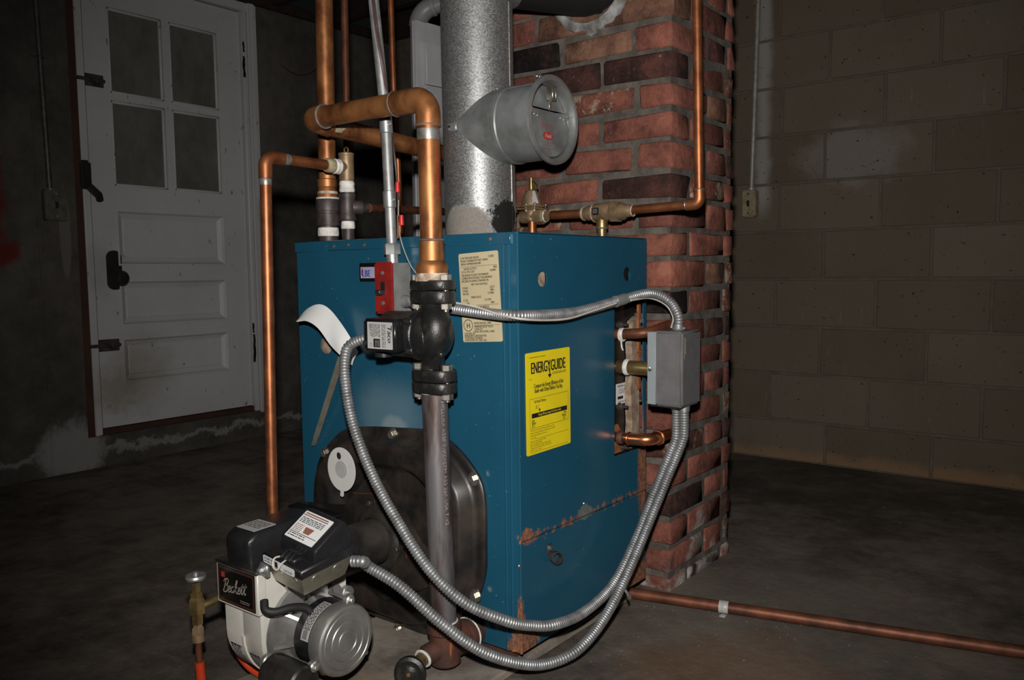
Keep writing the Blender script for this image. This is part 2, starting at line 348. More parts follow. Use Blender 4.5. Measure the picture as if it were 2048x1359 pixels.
# ------------------------------------------------------------------ mesh helpers
def frame(d):
    d = d.normalized(); a = V((0, 0, 1)) if abs(d.z) < .9 else V((1, 0, 0))
    x = a.cross(d).normalized(); return x, d.cross(x).normalized()
class B:
    def __init__(s): s.v = []; s.f = []
    def add(s, vs, fs):
        o = len(s.v); s.v += [V(q) for q in vs]; s.f += [tuple(i+o for i in f) for f in fs]; return s
    def box(s, lo, hi, bev=0, seg=1, M=None):
        bm = bmesh.new(); bmesh.ops.create_cube(bm, size=1)
        lo, hi = V(lo), V(hi); c = (lo+hi)/2; d = hi-lo
        for q in bm.verts: q.co = V((q.co.x*abs(d.x), q.co.y*abs(d.y), q.co.z*abs(d.z))) + c
        if bev: bmesh.ops.bevel(bm, geom=bm.edges[:], offset=bev, segments=seg, affect='EDGES', clamp_overlap=True)
        return s.take(bm, M)
    def take(s, bm, M=None):
        bm.verts.index_update()
        s.add([(M @ q.co) if M else q.co.copy() for q in bm.verts], [[q.index for q in f.verts] for f in bm.faces]); bm.free(); return s
    def lathe(s, prof, o, d, seg=24):
        """prof: (radius, height) pairs along d from o; r=0 ends close it"""
        o = V(o); d = V(d).normalized(); x, y = frame(d); rings = []; vs = []; fs = []
        for r, h in prof:
            if r < 1e-6: rings.append([len(vs)]); vs.append(o+d*h)
            else:
                rings.append(list(range(len(vs), len(vs)+seg)))
                vs += [o+d*h+(x*math.cos(2*math.pi*i/seg)+y*math.sin(2*math.pi*i/seg))*r for i in range(seg)]
        for a, b in zip(rings, rings[1:]):
            for i in range(seg):
                j = (i+1) % seg
                if len(a) == 1 and len(b) == 1: continue
                if len(a) == 1: fs.append((a[0], b[i], b[j]))
                elif len(b) == 1: fs.append((a[i], b[0], a[j])[::1] if False else (a[j], a[i], b[0])[::-1])
                else: fs.append((a[i], a[j], b[j], b[i]))
        return s.add(vs, fs)
    def cyl(s, p0, p1, r, r1=None, seg=20, bev=0):
        p0, p1 = V(p0), V(p1); L = (p1-p0).length; r1 = r if r1 is None else r1
        pr = [(0, 0), (r-bev, 0), (r, bev), (r1, L-bev), (r1-bev, L), (0, L)] if bev else [(0, 0), (r, 0), (r1, L), (0, L)]
        return s.lathe(pr, p0, p1-p0, seg)
    def tube(s, pts, r, seg=12, caps=True):
        pts = [V(p) for p in pts]; n = len(pts); rr = r if isinstance(r, (list, tuple)) else [r]*n
        T = [(pts[min(i+1, n-1)]-pts[max(i-1, 0)]).normalized() for i in range(n)]
        x, y = frame(T[0]); vs = []; fs = []
        for i in range(n):
            if i:
                q = T[i-1].rotation_difference(T[i]); x = (q @ x); x = (x-T[i]*x.dot(T[i])).normalized(); y = T[i].cross(x)
            vs += [pts[i]+(x*math.cos(2*math.pi*k/seg)+y*math.sin(2*math.pi*k/seg))*rr[i] for k in range(seg)]
        for i in range(n-1):
            for k in range(seg):
                j = (k+1) % seg; fs.append((i*seg+k, i*seg+j, (i+1)*seg+j, (i+1)*seg+k))
        if caps: fs += [tuple(range(seg))[::-1], tuple((n-1)*seg+k for k in range(seg))]
        return s.add(vs, fs)
    def prism(s, poly, vec):
        n = len(poly); vec = V(vec); p = [V(q) for q in poly]
        return s.add(p+[q+vec for q in p], [tuple(range(n))[::-1], tuple(range(n, 2*n))]+[(i, (i+1) % n, n+(i+1) % n, n+i) for i in range(n)])
    def loft(s, rings, cap0=True, cap1=True):
        n = len(rings[0]); vs = [V(p) for r in rings for p in r]; fs = []
        for a in range(len(rings)-1):
            for i in range(n): j = (i+1) % n; fs.append((a*n+i, a*n+j, (a+1)*n+j, (a+1)*n+i))
        if cap0: fs.append(tuple(range(n))[::-1])
        if cap1: fs.append(tuple((len(rings)-1)*n+i for i in range(n)))
        return s.add(vs, fs)
    def ball(s, c, r, sc_=(1, 1, 1), seg=16):
        bm = bmesh.new(); bmesh.ops.create_uvsphere(bm, u_segments=seg, v_segments=seg//2+2, radius=r)
        for q in bm.verts: q.co = V((q.co.x*sc_[0], q.co.y*sc_[1], q.co.z*sc_[2]))+V(c)
        return s.take(bm)
    def hexn(s, c, d, r, h, bev=.1):
        return s.lathe([(0, 0), (r, 0), (r, h*(1-bev)), (r*.88, h), (0, h)], c, d, 6)
    def bolt(s, c, d, r=.006, h=.005):
        d = V(d).normalized(); c = V(c)
        s.lathe([(0, 0), (r*1.5, 0), (r*1.5, h*.25), (0, h*.25)], c, d, 14); return s.hexn(c+d*h*.25, d, r, h)
    def torus(s, c, d, R, r, seg=32, k=8):
        return s.lathe([(R+r*math.cos(a), r*math.sin(a)) for a in [2*math.pi*i/k for i in range(k+1)]], c, d, seg)
    def build(s, name, mat, parent=None, ang=38, smooth_=True):
        me = bpy.data.meshes.new(name)
        lo = V((min(p.x for p in s.v), min(p.y for p in s.v), min(p.z for p in s.v)))
        hi = V((max(p.x for p in s.v), max(p.y for p in s.v), max(p.z for p in s.v))); c = (lo+hi)/2
        me.from_pydata([p-c for p in s.v], [], s.f)
        bm = bmesh.new(); bm.from_mesh(me); bmesh.ops.recalc_face_normals(bm, faces=bm.faces); bm.to_mesh(me); bm.free()
        if smooth_: me.shade_smooth(); me.set_sharp_from_angle(angle=math.radians(ang))
        me.materials.append(MATS[mat]); return link(name, me, c, parent)
WLOC = {}
def link(name, me, c, parent):
    o = bpy.data.objects.new(name, me); col.objects.link(o)
    if parent is not None: o.parent = parent; o.location = c-WLOC[parent.name]
    else: o.location = c
    WLOC[o.name] = V(c); return o
def tag(o, label, cat, group=None):
    o['label'] = label; o['category'] = cat
    if group: o['group'] = group
    return o
def thing(name, label, cat, loc, group=None):
    o = bpy.data.objects.new(name, None); col.objects.link(o); o.location = V(loc); o.empty_display_size = .05
    WLOC[o.name] = V(loc); return tag(o, label, cat, group)
def struct(o): o['kind'] = 'structure'; return o
def crom(pts, n=8):
    pts = [V(p) for p in pts]; P = [pts[0]*2-pts[1]]+pts+[pts[-1]*2-pts[-2]]; out = []
    for i in range(1, len(P)-2):
        for k in range(n):
            t = k/n; a, b, c, d = P[i-1], P[i], P[i+1], P[i+2]
            out.append(.5*((2*b)+(c-a)*t+(2*a-5*b+4*c-d)*t*t+(3*b-a-3*c+d)*t**3))
    return out+[pts[-1]]
def fillet(pts, R, n=8):
    pts = [V(p) for p in pts]; out = [pts[0]]
    for a, b, c in zip(pts, pts[1:], pts[2:]):
        u, v = (a-b).normalized(), (c-b).normalized(); ang = u.angle(v)
        if ang > 3.1: continue
        t = R/math.tan(ang/2); p0, p1 = b+u*t, b+v*t; ctr = b+(u+v).normalized()*(R/math.sin(ang/2))
        a0, a1 = p0-ctr, p1-ctr; tot = a0.angle(a1); ax = a0.cross(a1).normalized()
        for k in range(n+1): out.append(ctr+Matrix.Rotation(tot*k/n, 3, ax) @ a0)
    return out+[pts[-1]]
def resample(pts, step):
    out = [pts[0]]; acc = 0
    for a, b in zip(pts, pts[1:]):
        L = (b-a).length; d = step-acc
        while d <= L: out.append(a+(b-a)*(d/L)); d += step
        acc = (L-(d-step))
    return out
def flex(b, pts, r, pitch=.0062):
    p = resample(crom(pts, 30), pitch/4); prof = [r*.8, r*.96, r, r*.96]
    return b.tube(p, [prof[i % 4] for i in range(len(p))], 12)
DG = None
def curve_mesh(cu):
    o = bpy.data.objects.new('tmp', cu); col.objects.link(o); bpy.context.view_layer.update()
    me = bpy.data.meshes.new_from_object(o.evaluated_get(bpy.context.evaluated_depsgraph_get()))
    bpy.data.objects.remove(o); bpy.data.curves.remove(cu)
    vs = [q.co.copy() for q in me.vertices]; fs = [tuple(p.vertices) for p in me.polygons]; bpy.data.meshes.remove(me)
    return vs, fs
def plate(b, outer, holes, thick, o, U, W):
    """flat sheet with holes; outer/holes in 2-D, laid in frame o,U,W; thickness to both sides"""
    cu = bpy.data.curves.new('tmp', 'CURVE'); cu.dimensions = '2D'; cu.fill_mode = 'BOTH'; cu.extrude = thick/2
    for poly in [outer]+holes:
        sp = cu.splines.new('POLY'); sp.points.add(len(poly)-1); sp.use_cyclic_u = True
        for q, p in zip(sp.points, poly): q.co = (p[0], p[1], 0, 1)
    vs, fs = curve_mesh(cu); o, U, W = V(o), V(U), V(W); Nn = U.cross(W)
    return b.add([o+U*q.x+W*q.y+Nn*q.z for q in vs], fs)
def circ(x, y, r, n=24): return [(x+r*math.cos(2*math.pi*i/n), y+r*math.sin(2*math.pi*i/n)) for i in range(n)]
def rrect(x0, y0, x1, y1, r, n=5):
    out = []
    for cx, cy, a0 in ((x1-r, y1-r, 0), (x0+r, y1-r, 90), (x0+r, y0+r, 180), (x1-r, y0+r, 270)):
        out += [(cx+r*math.cos(math.radians(a0+90*k/n)), cy+r*math.sin(math.radians(a0+90*k/n))) for k in range(n+1)]
    return out
_tc = {}
def glyphs(s, size, align):
    k = (s, align)
    if k not in _tc:
        cu = bpy.data.curves.new('tmp', 'FONT'); cu.body = s; cu.size = 1; cu.align_x = align; cu.resolution_u = 3; _tc[k] = curve_mesh(cu)
    return _tc[k]
class Sheet:
    """a printed label: U right, W up, origin at its top left corner"""
    def __init__(s, name, mat, parent, o, U, W, w, h, th=.0008, r=.002, label=None):
        s.o, s.U, s.W = V(o), V(U).normalized(), V(W).normalized(); s.W = (s.W-s.U*s.W.dot(s.U)).normalized(); s.N = s.U.cross(s.W); s.th = th; s.w, s.h = w, h
        b = B(); plate(b, rrect(0, -h, w, 0, r), [], th, s.o+s.N*(th/2), s.U, s.W); s.obj = b.build(name, mat, parent, smooth_=False)
        if label: s.obj['label'] = label
        s.ink = {}
    def P(s, x, y, z=0): return s.o+s.U*x-s.W*y+s.N*(s.th+.0003+z)
    def b(s, mat): return s.ink.setdefault(mat, B())
    def text(s, t, x, y, size, xs=1, align='LEFT', mat='ink', slant=0, bold=0):
        vs, fs = glyphs(t, 1, align); k = size
        for dx in ((0, bold) if bold else (0,)):
            s.b(mat).add([s.P(x+dx+(q.x+slant*q.y)*k*xs, y-q.y*k, .00003*(dx > 0)) for q in vs], fs)
    def rect(s, x0, y0, x1, y1, mat='ink', z=0): s.b(mat).add([s.P(x0, y0, z), s.P(x1, y0, z), s.P(x1, y1, z), s.P(x0, y1, z)], [(0, 3, 2, 1)])
    def poly(s, pts, mat='ink', z=0): s.b(mat).add([s.P(x, y, z) for x, y in pts], [tuple(range(len(pts)))])
    def line(s, x0, y0, x1, y1, t=.0006, mat='ink'): s.rect(x0, y0-t/2, x1, y1+t/2, mat) if abs(y1-y0) < 1e-9 else s.rect(x0-t/2, y0, x1+t/2, y1, mat)
    def ring(s, x, y, r, t=.0008, mat='ink', n=24):
        a = [s.P(x+math.cos(2*math.pi*i/n)*r, y+math.sin(2*math.pi*i/n)*r) for i in range(n)]; c = [s.P(x+math.cos(2*math.pi*i/n)*(r-t), y+math.sin(2*math.pi*i/n)*(r-t)) for i in range(n)]
        s.b(mat).add(a+c, [(i, (i+1) % n, n+(i+1) % n, n+i) for i in range(n)])
    def done(s):
        for k, b in s.ink.items(): b.build('lettering', k, s.obj, smooth_=False)
        return s.obj
def greek(s, x0, y0, x1, y1, n, size, mat='ink', rnd=None):
    """fine print too small to read in the photo: rows of word-length strokes"""
    R = random.Random(rnd or 3); dy = (y1-y0)/max(n, 1)
    for i in range(n):
        x = x0; y = y0+dy*i
        while x < x1-size:
            wd = min(R.uniform(1.2, 4)*size, x1-x); s.rect(x, y, x+wd, y+size*.55, mat); x += wd+size*.6
    return s

# ================================================================== THE ROOM
XW, YB, ZC = -2.5826, 2.2083, 2.14
b = B(); b.box((XW-.3, -2.2, -.1), (2.6, YB+.2, 0)); struct(b.build('floor', 'floor_concrete'))
# left wall, poured concrete, with the door opening; base of the opening is a low concrete sill
DY0, DY1, DZ0, DZ1 = .43, 1.185, .165, 2.09
b = B()
plate(b, [(-2.2, 0), (YB+.1, 0), (YB+.1, ZC), (-2.2, ZC)], [[(DY0-.07, .0+DZ0-.03), (DY1+.075, DZ0-.03), (DY1+.075, DZ1+.02), (DY0-.07, DZ1+.02)]], .2, (XW-.1, 0, 0), (0, 1, 0), (0, 0, 1))
wl = struct(b.build('wall_left', 'wall_concrete', smooth_=False))
# formwork seam and plate
b = B(); b.box((XW-.001, .205, .0), (XW+.004, .215, ZC), .001); b.box((XW-.001, 1.62, 0), (XW+.003, 1.63, ZC), .001); b.build('form_seam', 'wall_concrete', wl)
# top plate and ceiling with joists
b = B(); b.box((XW-.2, -2.2, 2.4), (2.6, YB+.2, 2.42)); ce = struct(b.build('ceiling', 'wood_dark'))
for i in range(11):
    y = -1.9+i*.41
    b = B(); b.box((XW-.1, y-.02, 2.16), (2.6, y+.02, 2.4), .002); b.build('joist', 'wood_dark', ce)
b = B(); b.box((XW-.14, -2.2, ZC), (XW+.02, YB, ZC+.05), .003); struct(b.build('trim_1', 'wood_dark'))

# back wall of concrete blocks
b = B(); b.box((XW, YB+.0025, 0), (2.6, YB+.2, 2.3)); wb = struct(b.build('wall_back', 'block_mortar', smooth_=False))
zj = [0]+[.778-.2015*k for k in (3, 2, 1)]+[.778+.2*k for k in range(0, 8)]
blk = {}
for i in range(len(zj)-1):
    z0, z1 = zj[i]+.005, zj[i+1]-.005
    x = on(1, YB, [1650, 1737, 1640, 1752, 1647, 1760, 1650, 1770, 1661, 1560, 1700][i], [880, 740, 660, 560, 500, 420, 300, 210, 90, 30, 10][i])[0]-.405*9
    while x < 2.6:
        xa, xb = max(x, XW)+.005, min(x+.405, 2.6)-.005
        if xb-xa > .03 and not (xb < -2.0):
            key = (round(xb-xa, 3), round(z1-z0, 3))
            c = V(((xa+xb)/2, YB+.004+random.uniform(-.0015, .0015), (z0+z1)/2))
            if key not in blk:
                q = B(); q.box((xa, YB-.002, z0), (xb, YB+.01, z1), .0025); o = q.build('block', 'block_face', wb); blk[key] = o.data
            else: link('block', blk[key], c, wb)
        x += .405

# ---- white door
XD = XW-.012     # face of the door leaf
b = B(); d1 = None
pw = (DY1-DY0); st = .125
def dy(px, py): return on(0, XD, px, py)
y0p, y1p, ym = DY0+.105, DY1-.125, (DY0+DY1)/2-.008
zA, zB_, zC_, zD = 1.21, 1.575, 1.605, 1.965
panels = [(.87, 1.105), (.605, .80), (.355, .545)]
hol = [[(y0p, zA), (ym-.017, zA), (ym-.017, zB_), (y0p, zB_)], [(ym+.017, zA), (y1p, zA), (y1p, zB_), (ym+.017, zB_)],
       [(y0p, zC_), (ym-.017, zC_), (ym-.017, zD), (y0p, zD)], [(ym+.017, zC_), (y1p, zC_), (y1p, zD), (ym+.017, zD)]]
ph = [[(y0p, a), (y1p, a), (y1p, c), (y0p, c)] for a, c in panels]
plate(b, [(DY0, DZ0), (DY1, DZ0), (DY1, DZ1), (DY0, DZ1)], hol+ph, .04, (XD-.02, 0, 0), (0, 1, 0), (0, 0, 1))
d1 = struct(b.build('door_1', 'door_paint', smooth_=False))
for h in hol:
    b = B(); b.box((XD-.021, h[0][0]-.002, h[0][1]-.002), (XD-.017, h[2][0]+.002, h[2][1]+.002)); b.build('pane', 'dusty_glass', d1)
    b = B()
    (ya, za), (yb, zb) = h[0], h[2]
    for p0, p1 in (((ya, za), (ya+.012, zb)), ((yb-.012, za), (yb, zb)), ((ya, za), (yb, za+.012)), ((ya, zb-.012), (yb, zb))):
        b.box((XD-.016, p0[0], p0[1]), (XD-.003, p1[0], p1[1]), .004)
    b.build('glazing_bead', 'door_paint', d1)
for (za, zb) in panels:
    b = B()
    def rr(i, x): return [(x, y0p+i, za+i), (x, y1p-i, za+i), (x, y1p-i, zb-i), (x, y0p+i, zb-i)]
    b.loft([rr(-.004, XD+.006), rr(.004, XD+.007), rr(.012, XD-.006), rr(.03, XD-.016), rr(.034, XD-.012)], False, True); b.build('panel', 'door_paint', d1, ang=20)
# lock plate with knob, surface bolts and latch
q = dy(228, 540)
b = B(); plate(b, rrect(-.033, -.085, .033, .085, .03), [], .006, (XD+.003, q.y, q.z), (0, 1, 0), (0, 0, 1)); lp = b.build('lock_plate', 'lock_black', d1)
b = B(); b.lathe([(0, 0), (.012, 0), (.012, .025), (.03, .035), (.033, .05), (.026, .062), (0, .066)], dy(232, 556)+V((.003, 0, 0)), (1, 0, 0), 20); b.build('knob', 'lock_black', lp)
for (x, y), wd in (((183, 160), .1), ((216, 690), .1)):
    q = dy(x, y); b = B(); b.box((XD-.001, q.y-wd/2, q.z-.026), (XD+.004, q.y+wd/2, q.z+.026), .004); b.cyl((XD+.01, q.y-wd/2-.03, q.z), (XD+.01, q.y+wd/2, q.z), .008, seg=10)
    b.box((XD+.002, q.y+.01, q.z-.015), (XD+.018, q.y+.025, q.z+.015), .003); b.build('slide_bolt', 'black_iron', d1)
q = dy(171, 350); b = B(); b.box((XD, q.y-.03, q.z-.06), (XD+.03, q.y+.015, q.z+.06), .01, 2); b.tube([q+V((.03, 0, -.05)), q+V((.045, .03, -.085)), q+V((.03, .04, -.1))], .016, 8); b.build('latch', 'lock_black', d1)
# door frame and stop
b = B(); b.box((XW-.14, DY0-.072, DZ0-.03), (XW+.002, DY0-.04, DZ1+.05), .003); struct(b.build('trim_4', 'sill_wood'))
b = B(); b.box((XW-.14, DY0-.036, DZ0-.03), (XW-.002, DY0-.004, DZ1+.02), .004)
b.box((XW-.14, DY1+.004, DZ0-.03), (XW+.012, DY1+.03, DZ1+.02), .005); b.box((XW-.1, DY1+.03, DZ0-.04), (XW+.02, DY1+.082, DZ1+.05), .008, 2); b.box((XW-.1, DY1+.05, DZ0-.04), (XW+.026, DY1+.062, DZ1+.05), .005, 2)
b.box((XW-.14, DY0-.07, DZ1+.004), (XW+.01, DY1+.08, DZ1+.05), .004); t2_ = struct(b.build('trim_2', 'door_paint'))
for (x, y), hh, ww in (((481, 95), .05, .007), ((482, 135), .1, .009), ((503, 695), .14, .009), ((501, 655), .05, .006)):
    q = dy(x, y); b = B(); b.prism([(XW+.0125, q.y+ww*random.uniform(.4, 1)*sg, q.z+hh/2*k/4) for sg, ks in ((-1, range(-4, 5)), (1, range(4, -5, -1))) for k in ks], (.001, 0, 0)); b.build('gouge', 'lock_black', t2_)
b = B(); b.box((XW-.12, DY0-.035, DZ0-.03), (XW-.004, DY1+.04, DZ0-.004), .003); struct(b.build('trim_3', 'sill_wood'))
# boards of the hatchway seen dimly through the panes
b = B(); b.box((XW-.5, .1, .1), (XW-.46, 1.5, 2.2)); hb = struct(b.build('wall_outer', 'far_boards'))
for i in range(7):
    b = B(); b.box((XW-.46, .1+i*.2, .1), (XW-.448, .293+i*.2, 2.2), .003); b.build('board', 'far_boards', hb)

# ---- plank door standing open behind the boiler
A = dep(3.1, 830, 38); Bq = dep(3.2, 887, 48); Bq.z = A.z; dv = (Bq-A); dv.z = 0; dv.normalize(); nv = V((dv.y, -dv.x, 0))
if nv.dot(CAM-A) < 0: nv = -nv
def leaf(u0, u1, z0, z1, n0, n1, bev=.003):
    q = B(); q.box((0, 0, 0), (u1-u0, n1-n0, z1-z0), bev)
    M = Matrix((dv, nv, V((0, 0, 1)))).transposed().to_4x4(); M.translation = A+dv*u0+nv*n0; M.translation.z = z0
    q.v = [M @ p for p in q.v]; return q
ZT = A.z
d2 = struct(leaf(0, .74, .03, ZT, -.022, -.014).build('door_2', 'white_boards'))
x = 0
for wd in (.055, .1, .1, .1, .1, .1, .1, .085):
    leaf(x+.001, x+wd-.001, .03, ZT, -.014, .0).build('plank', 'white_boards', d2); x += wd
leaf(.035, .72, ZT-.075-.16, ZT-.075, 0, .02).build('ledge', 'white_boards', d2); leaf(.035, .72, .25, .4, 0, .02).build('ledge', 'white_boards', d2)
leaf(.035, .72, .9, 1.04, 0, .02).build('ledge', 'white_boards', d2)
q = B(); W_ = V((0, 0, 1)); pz = ZT-.24
q.prism([A*1+dv*u+nv*.0+V((0, 0, z-ZT)) for u, z in ((.05, pz), (.16, pz), (.62, 1.04), (.51, 1.04))], nv*.02); q.build('brace', 'white_boards', d2)
# white drain pipe with its elbow above that door
t = thing('drain_pipe', 'dull white plastic drain pipe bending over the top of the plank door', 'pipe', dep(3.3, 836, 300))
p = fillet([dep(3.3, 843, 520), dep(3.3, 836, 22), dep(3.25, 985, -25)], .075)
b = B(); b.tube(p, .033, 20); b.build('pipe', 'pvc', t)
b = B(); b.tube(p[1:10], .037, 20); b.build('elbow', 'pvc', t)
e = p[10]; b = B(); dd = (p[-1]-p[9]).normalized(); b.cyl(p[9]-dd*.005, p[9]+dd*.012, .0395, seg=24, bev=.003); b.build('coupling_rim', 'pvc', t)

# ---- conduits and switches on the walls
def wall_switch(nm, lab, glab, pc, pt, out, U, mats, wd, ht, dp, bare):
    t = thing(nm, lab, 'switch', pc, 'switch boxes on the walls')
    Z = V((0, 0, 1)); M = Matrix((U, Z, out)).transposed().to_4x4(); M.translation = pc
    q = B(); q.box((-wd/2, -ht/2, 0), (wd/2, ht/2, dp), .006, 2, M); q.build('box', mats[0], t)
    q = B(); q.box((-wd/2+.003, -ht/2+.003, dp-.001), (wd/2-.003, ht/2-.003, dp+.003), .002, 1, M); f = q.build('cover', mats[0], t)
    q = B(); q.box((-.006, -.013, dp+.002), (.006, .013, dp+.004), 0, 1, M); q.box((-.004, -.004, dp+.003), (.004, .008, dp+.014), .002, 1, M); q.build('toggle', 'black_plastic', f)
    q = B()
    for s in (-1, 1): q.cyl(pc+Z*s*ht*.36+out*(dp+.002), pc+Z*s*ht*.36+out*(dp+.0045), .004, seg=10)
    q.build('screw', mats[1], f)
    return t
pc = on(0, XW, 104, 411); U = V((0, 1, 0))
wall_switch('wall_switch', 'small dull metal switch box on the dark wall left of the white door', None, pc, None, V((1, 0, 0)), U, ('switch_grey', 'conduit_pale'), .085, .125, .04, 0)
t = thing('wall_conduit', 'thin dull conduit running down the dark concrete wall to the left switch', 'conduit', pc+V((.02, 0, .07)), 'conduits on the walls')
pa, pb = on(0, XW+.02, 100, 383), on(0, XW+.02, 68, -40); pb = upto(pa, pb, 2.13)
b = B(); b.tube([pa, pb], .0105, 12); b.build('tube', 'conduit_dull', t)
b = B(); b.cyl(pa-V((0, 0, .008)), pa+V((0, 0, .012)), .016, seg=14, bev=.003); b.build('connector', 'conduit_pale', t)
b = B(); qd = pa.lerp(pb, .55); b.tube([qd+V((-.018, -.035, 0)), qd+V((-.016, -.014, 0)), qd+V((.012, -.008, 0)), qd+V((.012, .008, 0)), qd+V((-.016, .014, 0)), qd+V((-.018, .035, 0))], .003, 6); b.build('strap', 'conduit_dull', t)
pc = on(1, YB, 1505, 408)+V((0, -.002, 0)); U = V((1, 0, 0))
wall_switch('wall_switch', 'tan rusty switch box on the concrete block wall right of the chimney', None, pc, None, V((0, -1, 0)), U, ('switch_tan', 'black_iron'), .06, .115, .045, 0)
t = thing('wall_conduit', 'thin pale conduit running down the concrete block wall to the tan switch', 'conduit', pc+V((0, -.02, .065)), 'conduits on the walls')
pa, pb = pc+V((.004, -.022, .058)), on(1, YB-.022, 1519, -60); pb = upto(pa, pb, 2.38)
b = B(); b.tube([pa, pb], .0105, 12); b.build('tube', 'conduit_pale', t)
b = B(); b.cyl(pa-V((0, 0, .003)), pa+V((0, 0, .014)), .015, seg=14, bev=.003); b.build('connector', 'conduit_pale', t)
# old cable looping on the left wall
lp_ = [on(0, XW+.012, *q) for q in ((535, 70), (548, 95), (560, 125), (580, 143), (605, 150), (630, 140), (650, 120), (665, 90))]
b = B(); b.tube(crom(lp_, 6), .0035, 6); tag(b.build('cable_loop', 'wire_brown'), 'thin brown cable hanging in a loop on the dark wall right of the door', 'cable')

# ================================================================== CHIMNEY
CX, CY0, CY1, CL = .033, .586, .962, -.474
ZP = .0735; ZTOP = 2.14
ch = thing('chimney', 'red brick chimney with rough grey mortar standing behind the blue boiler', 'chimney', ((CL+CX)/2, (CY0+CY1)/2, 0))
b = B(); b.box((CL+.005, CY0+.0055, 0), (CX-.0055, CY1-.0055, ZTOP)); b.build('mortar_core', 'mortar', ch)
BH = ZP-.0145
def brick(x0, x1, y0, y1, zc, mat):
    bm = bmesh.new(); bmesh.ops.create_cube(bm, size=1); d = V((x1-x0, y1-y0, BH+random.uniform(-.004, .003)))
    for q in bm.verts:
        q.co = V((q.co.x*d.x, q.co.y*d.y, q.co.z*d.z))
        q.co += V((random.uniform(-1, 1)*.004, random.uniform(-1, 1)*.0014, random.uniform(-1, 1)*.0042))
    bmesh.ops.bevel(bm, geom=bm.edges[:], offset=random.uniform(.003, .006), segments=1, affect='EDGES', clamp_overlap=True)
    for q in bm.verts: q.co += V((random.uniform(-1, 1)*.0018, random.uniform(-1, 1)*.0012, random.uniform(-1, 1)*.0018))
    q = B(); q.take(bm); c = V(((x0+x1)/2, (y0+y1)/2, zc+random.uniform(-.0015, .0015))); q.v = [p+c for p in q.v]
    q.build('brick', mat, ch, ang=60)
JT = .0155
K = dict(r='brick_red', o='brick_orange', d='brick_dark', k='brick_black', t='brick_tan', s='brick_scarred')
# row codes counted down from the row just under the frame's top edge: colours along the left-hand face from the corner, then along the right-hand face
rows = {-1: ('ttorr', 'ro'), 0: ('ttrro', 'rr'), 1: ('rtkrr', 'dr'), 2: ('ddrro', 'rs'), 3: ('rsrrr', 'tr'), 4: ('rrrro', 'rs'), 5: ('rrrrd', 'rd'), 6: ('dorrr', 'sr'),
        7: ('rrsrr', 'rr'), 8: ('oorrr', 'rr'), 9: ('ordor', 'ts'), 10: ('krror', 'rs'), 11: ('rrorr', 'dd'), 12: ('rrrrr', 'rr'), 13: ('rrrrr', 'rr'), 14: ('rrorr', 'rs')}
i = -10
while True:
    zc = 1.40-ZP*(i-1)
    if zc < -.02: break
    if zc < ZTOP-.03:
        L, Rr = rows.get(i, (''.join(random.choice('rrrrrods') for _ in range(5)), ''.join(random.choice('rrrds') for _ in range(2))))
        hdr = i % 2 == 1
        l0, w0 = (.098, .198) if hdr else (.198, .096)
        l0 += random.uniform(-.006, .006)
        brick(CX-l0, CX, CY0, CY0+w0, zc, K[L[0]])
        x = CX-l0-JT; n = 1
        while x > CL+.03:
            ln = min(.198+random.uniform(-.012, .006), x-CL)
            if x-ln-CL < .05: ln = x-CL
            brick(x-ln, x, CY0+random.uniform(-.003, .002), CY0+.095, zc, K[L[min(n, 4)]]); x -= ln+JT+random.uniform(0, .006); n += 1
        y = CY0+w0+JT; n = 0
        while y < CY1-.03:
            ln = min(.198 if not hdr else .11, CY1-y)
            if CY1-y-ln < .045: ln = CY1-y
            brick(CX-.09, CX+random.uniform(-.003, .002), y, y+ln, zc, K[Rr[min(n, 1)]]); y += ln+JT; n += 1
    i += 1
# rubble footing at the chimney's base
# plaster collar round the smoke pipe
TC = V((-.185, CY0, 1.568)); b = B(); n = 40; rg = []
for rad, out in ((.124, .004), (.119, -.008), (.11, -.014), (.098, -.014), (.092, .0)):
    rg.append([TC+V((-.016, 0, -.01))+V((math.cos(2*math.pi*k/n)*rad*(1+random.uniform(-.06, .06)*(rad > .112)), out+random.uniform(-.003, .003), math.sin(2*math.pi*k/n)*rad*(1+random.uniform(-.06, .06)*(rad > .112)))) for k in range(n)])
b.loft(rg, False, False); b.build('plaster_collar', 'plaster', ch)

# ================================================================== PAD
PZ = .022
b = B(); b.box((-.43, -.75, 0), (-.017, .5, PZ), .006, 3)
tag(b.build('concrete_pad', 'pad_concrete'), 'low stained concrete pad under the blue boiler and the oil burner', 'pad')

# ================================================================== BOILER
W, D, Z0, ZJ = .6785, .5195, .05, .90
bo = thing('boiler', 'blue steel-jacketed oil boiler with yellow and tan labels in front of the chimney', 'boiler', (-W/2, D/2, PZ))
Fy = lambda x, y: on(1, -.002, x, y)
Sx = lambda x, y: on(0, .001, x, y)
# front jacket: panel, top flange, corner post
h1 = Fy(652, 690)
b = B(); plate(b, [(-W+.004, Z0), (-.034, Z0), (-.034, .879), (-W+.004, .879)], [circ(h1.x, h1.z, .022)], .004, (0, -.001, 0), (1, 0, 0), (0, 0, 1)); b.build('front_panel', 'jacket_blue', bo)
b = B(); b.tube([(-.034, -.001, Z0), (-.034, -.001, .879)], .003, 8); b.tube([(-.021, 0, Z0), (-.021, 0, .879)], .003, 8); b.tube([(-.001, .001, Z0), (-.001, .001, ZJ)], .003, 8); b.build('corner_bead', 'jacket_blue', bo)
b = B(); b.box((-.036, .0, Z0), (0, .003, ZJ), 0); b.build('corner_post', 'jacket_blue', bo)
b = B(); b.box((-W, -.005, .876), (-.014, .004, ZJ), .0015); b.box((-W, -.0055, .8745), (-.56, .003, ZJ-.001), .001); b.build('top_flange', 'jacket_blue', bo)
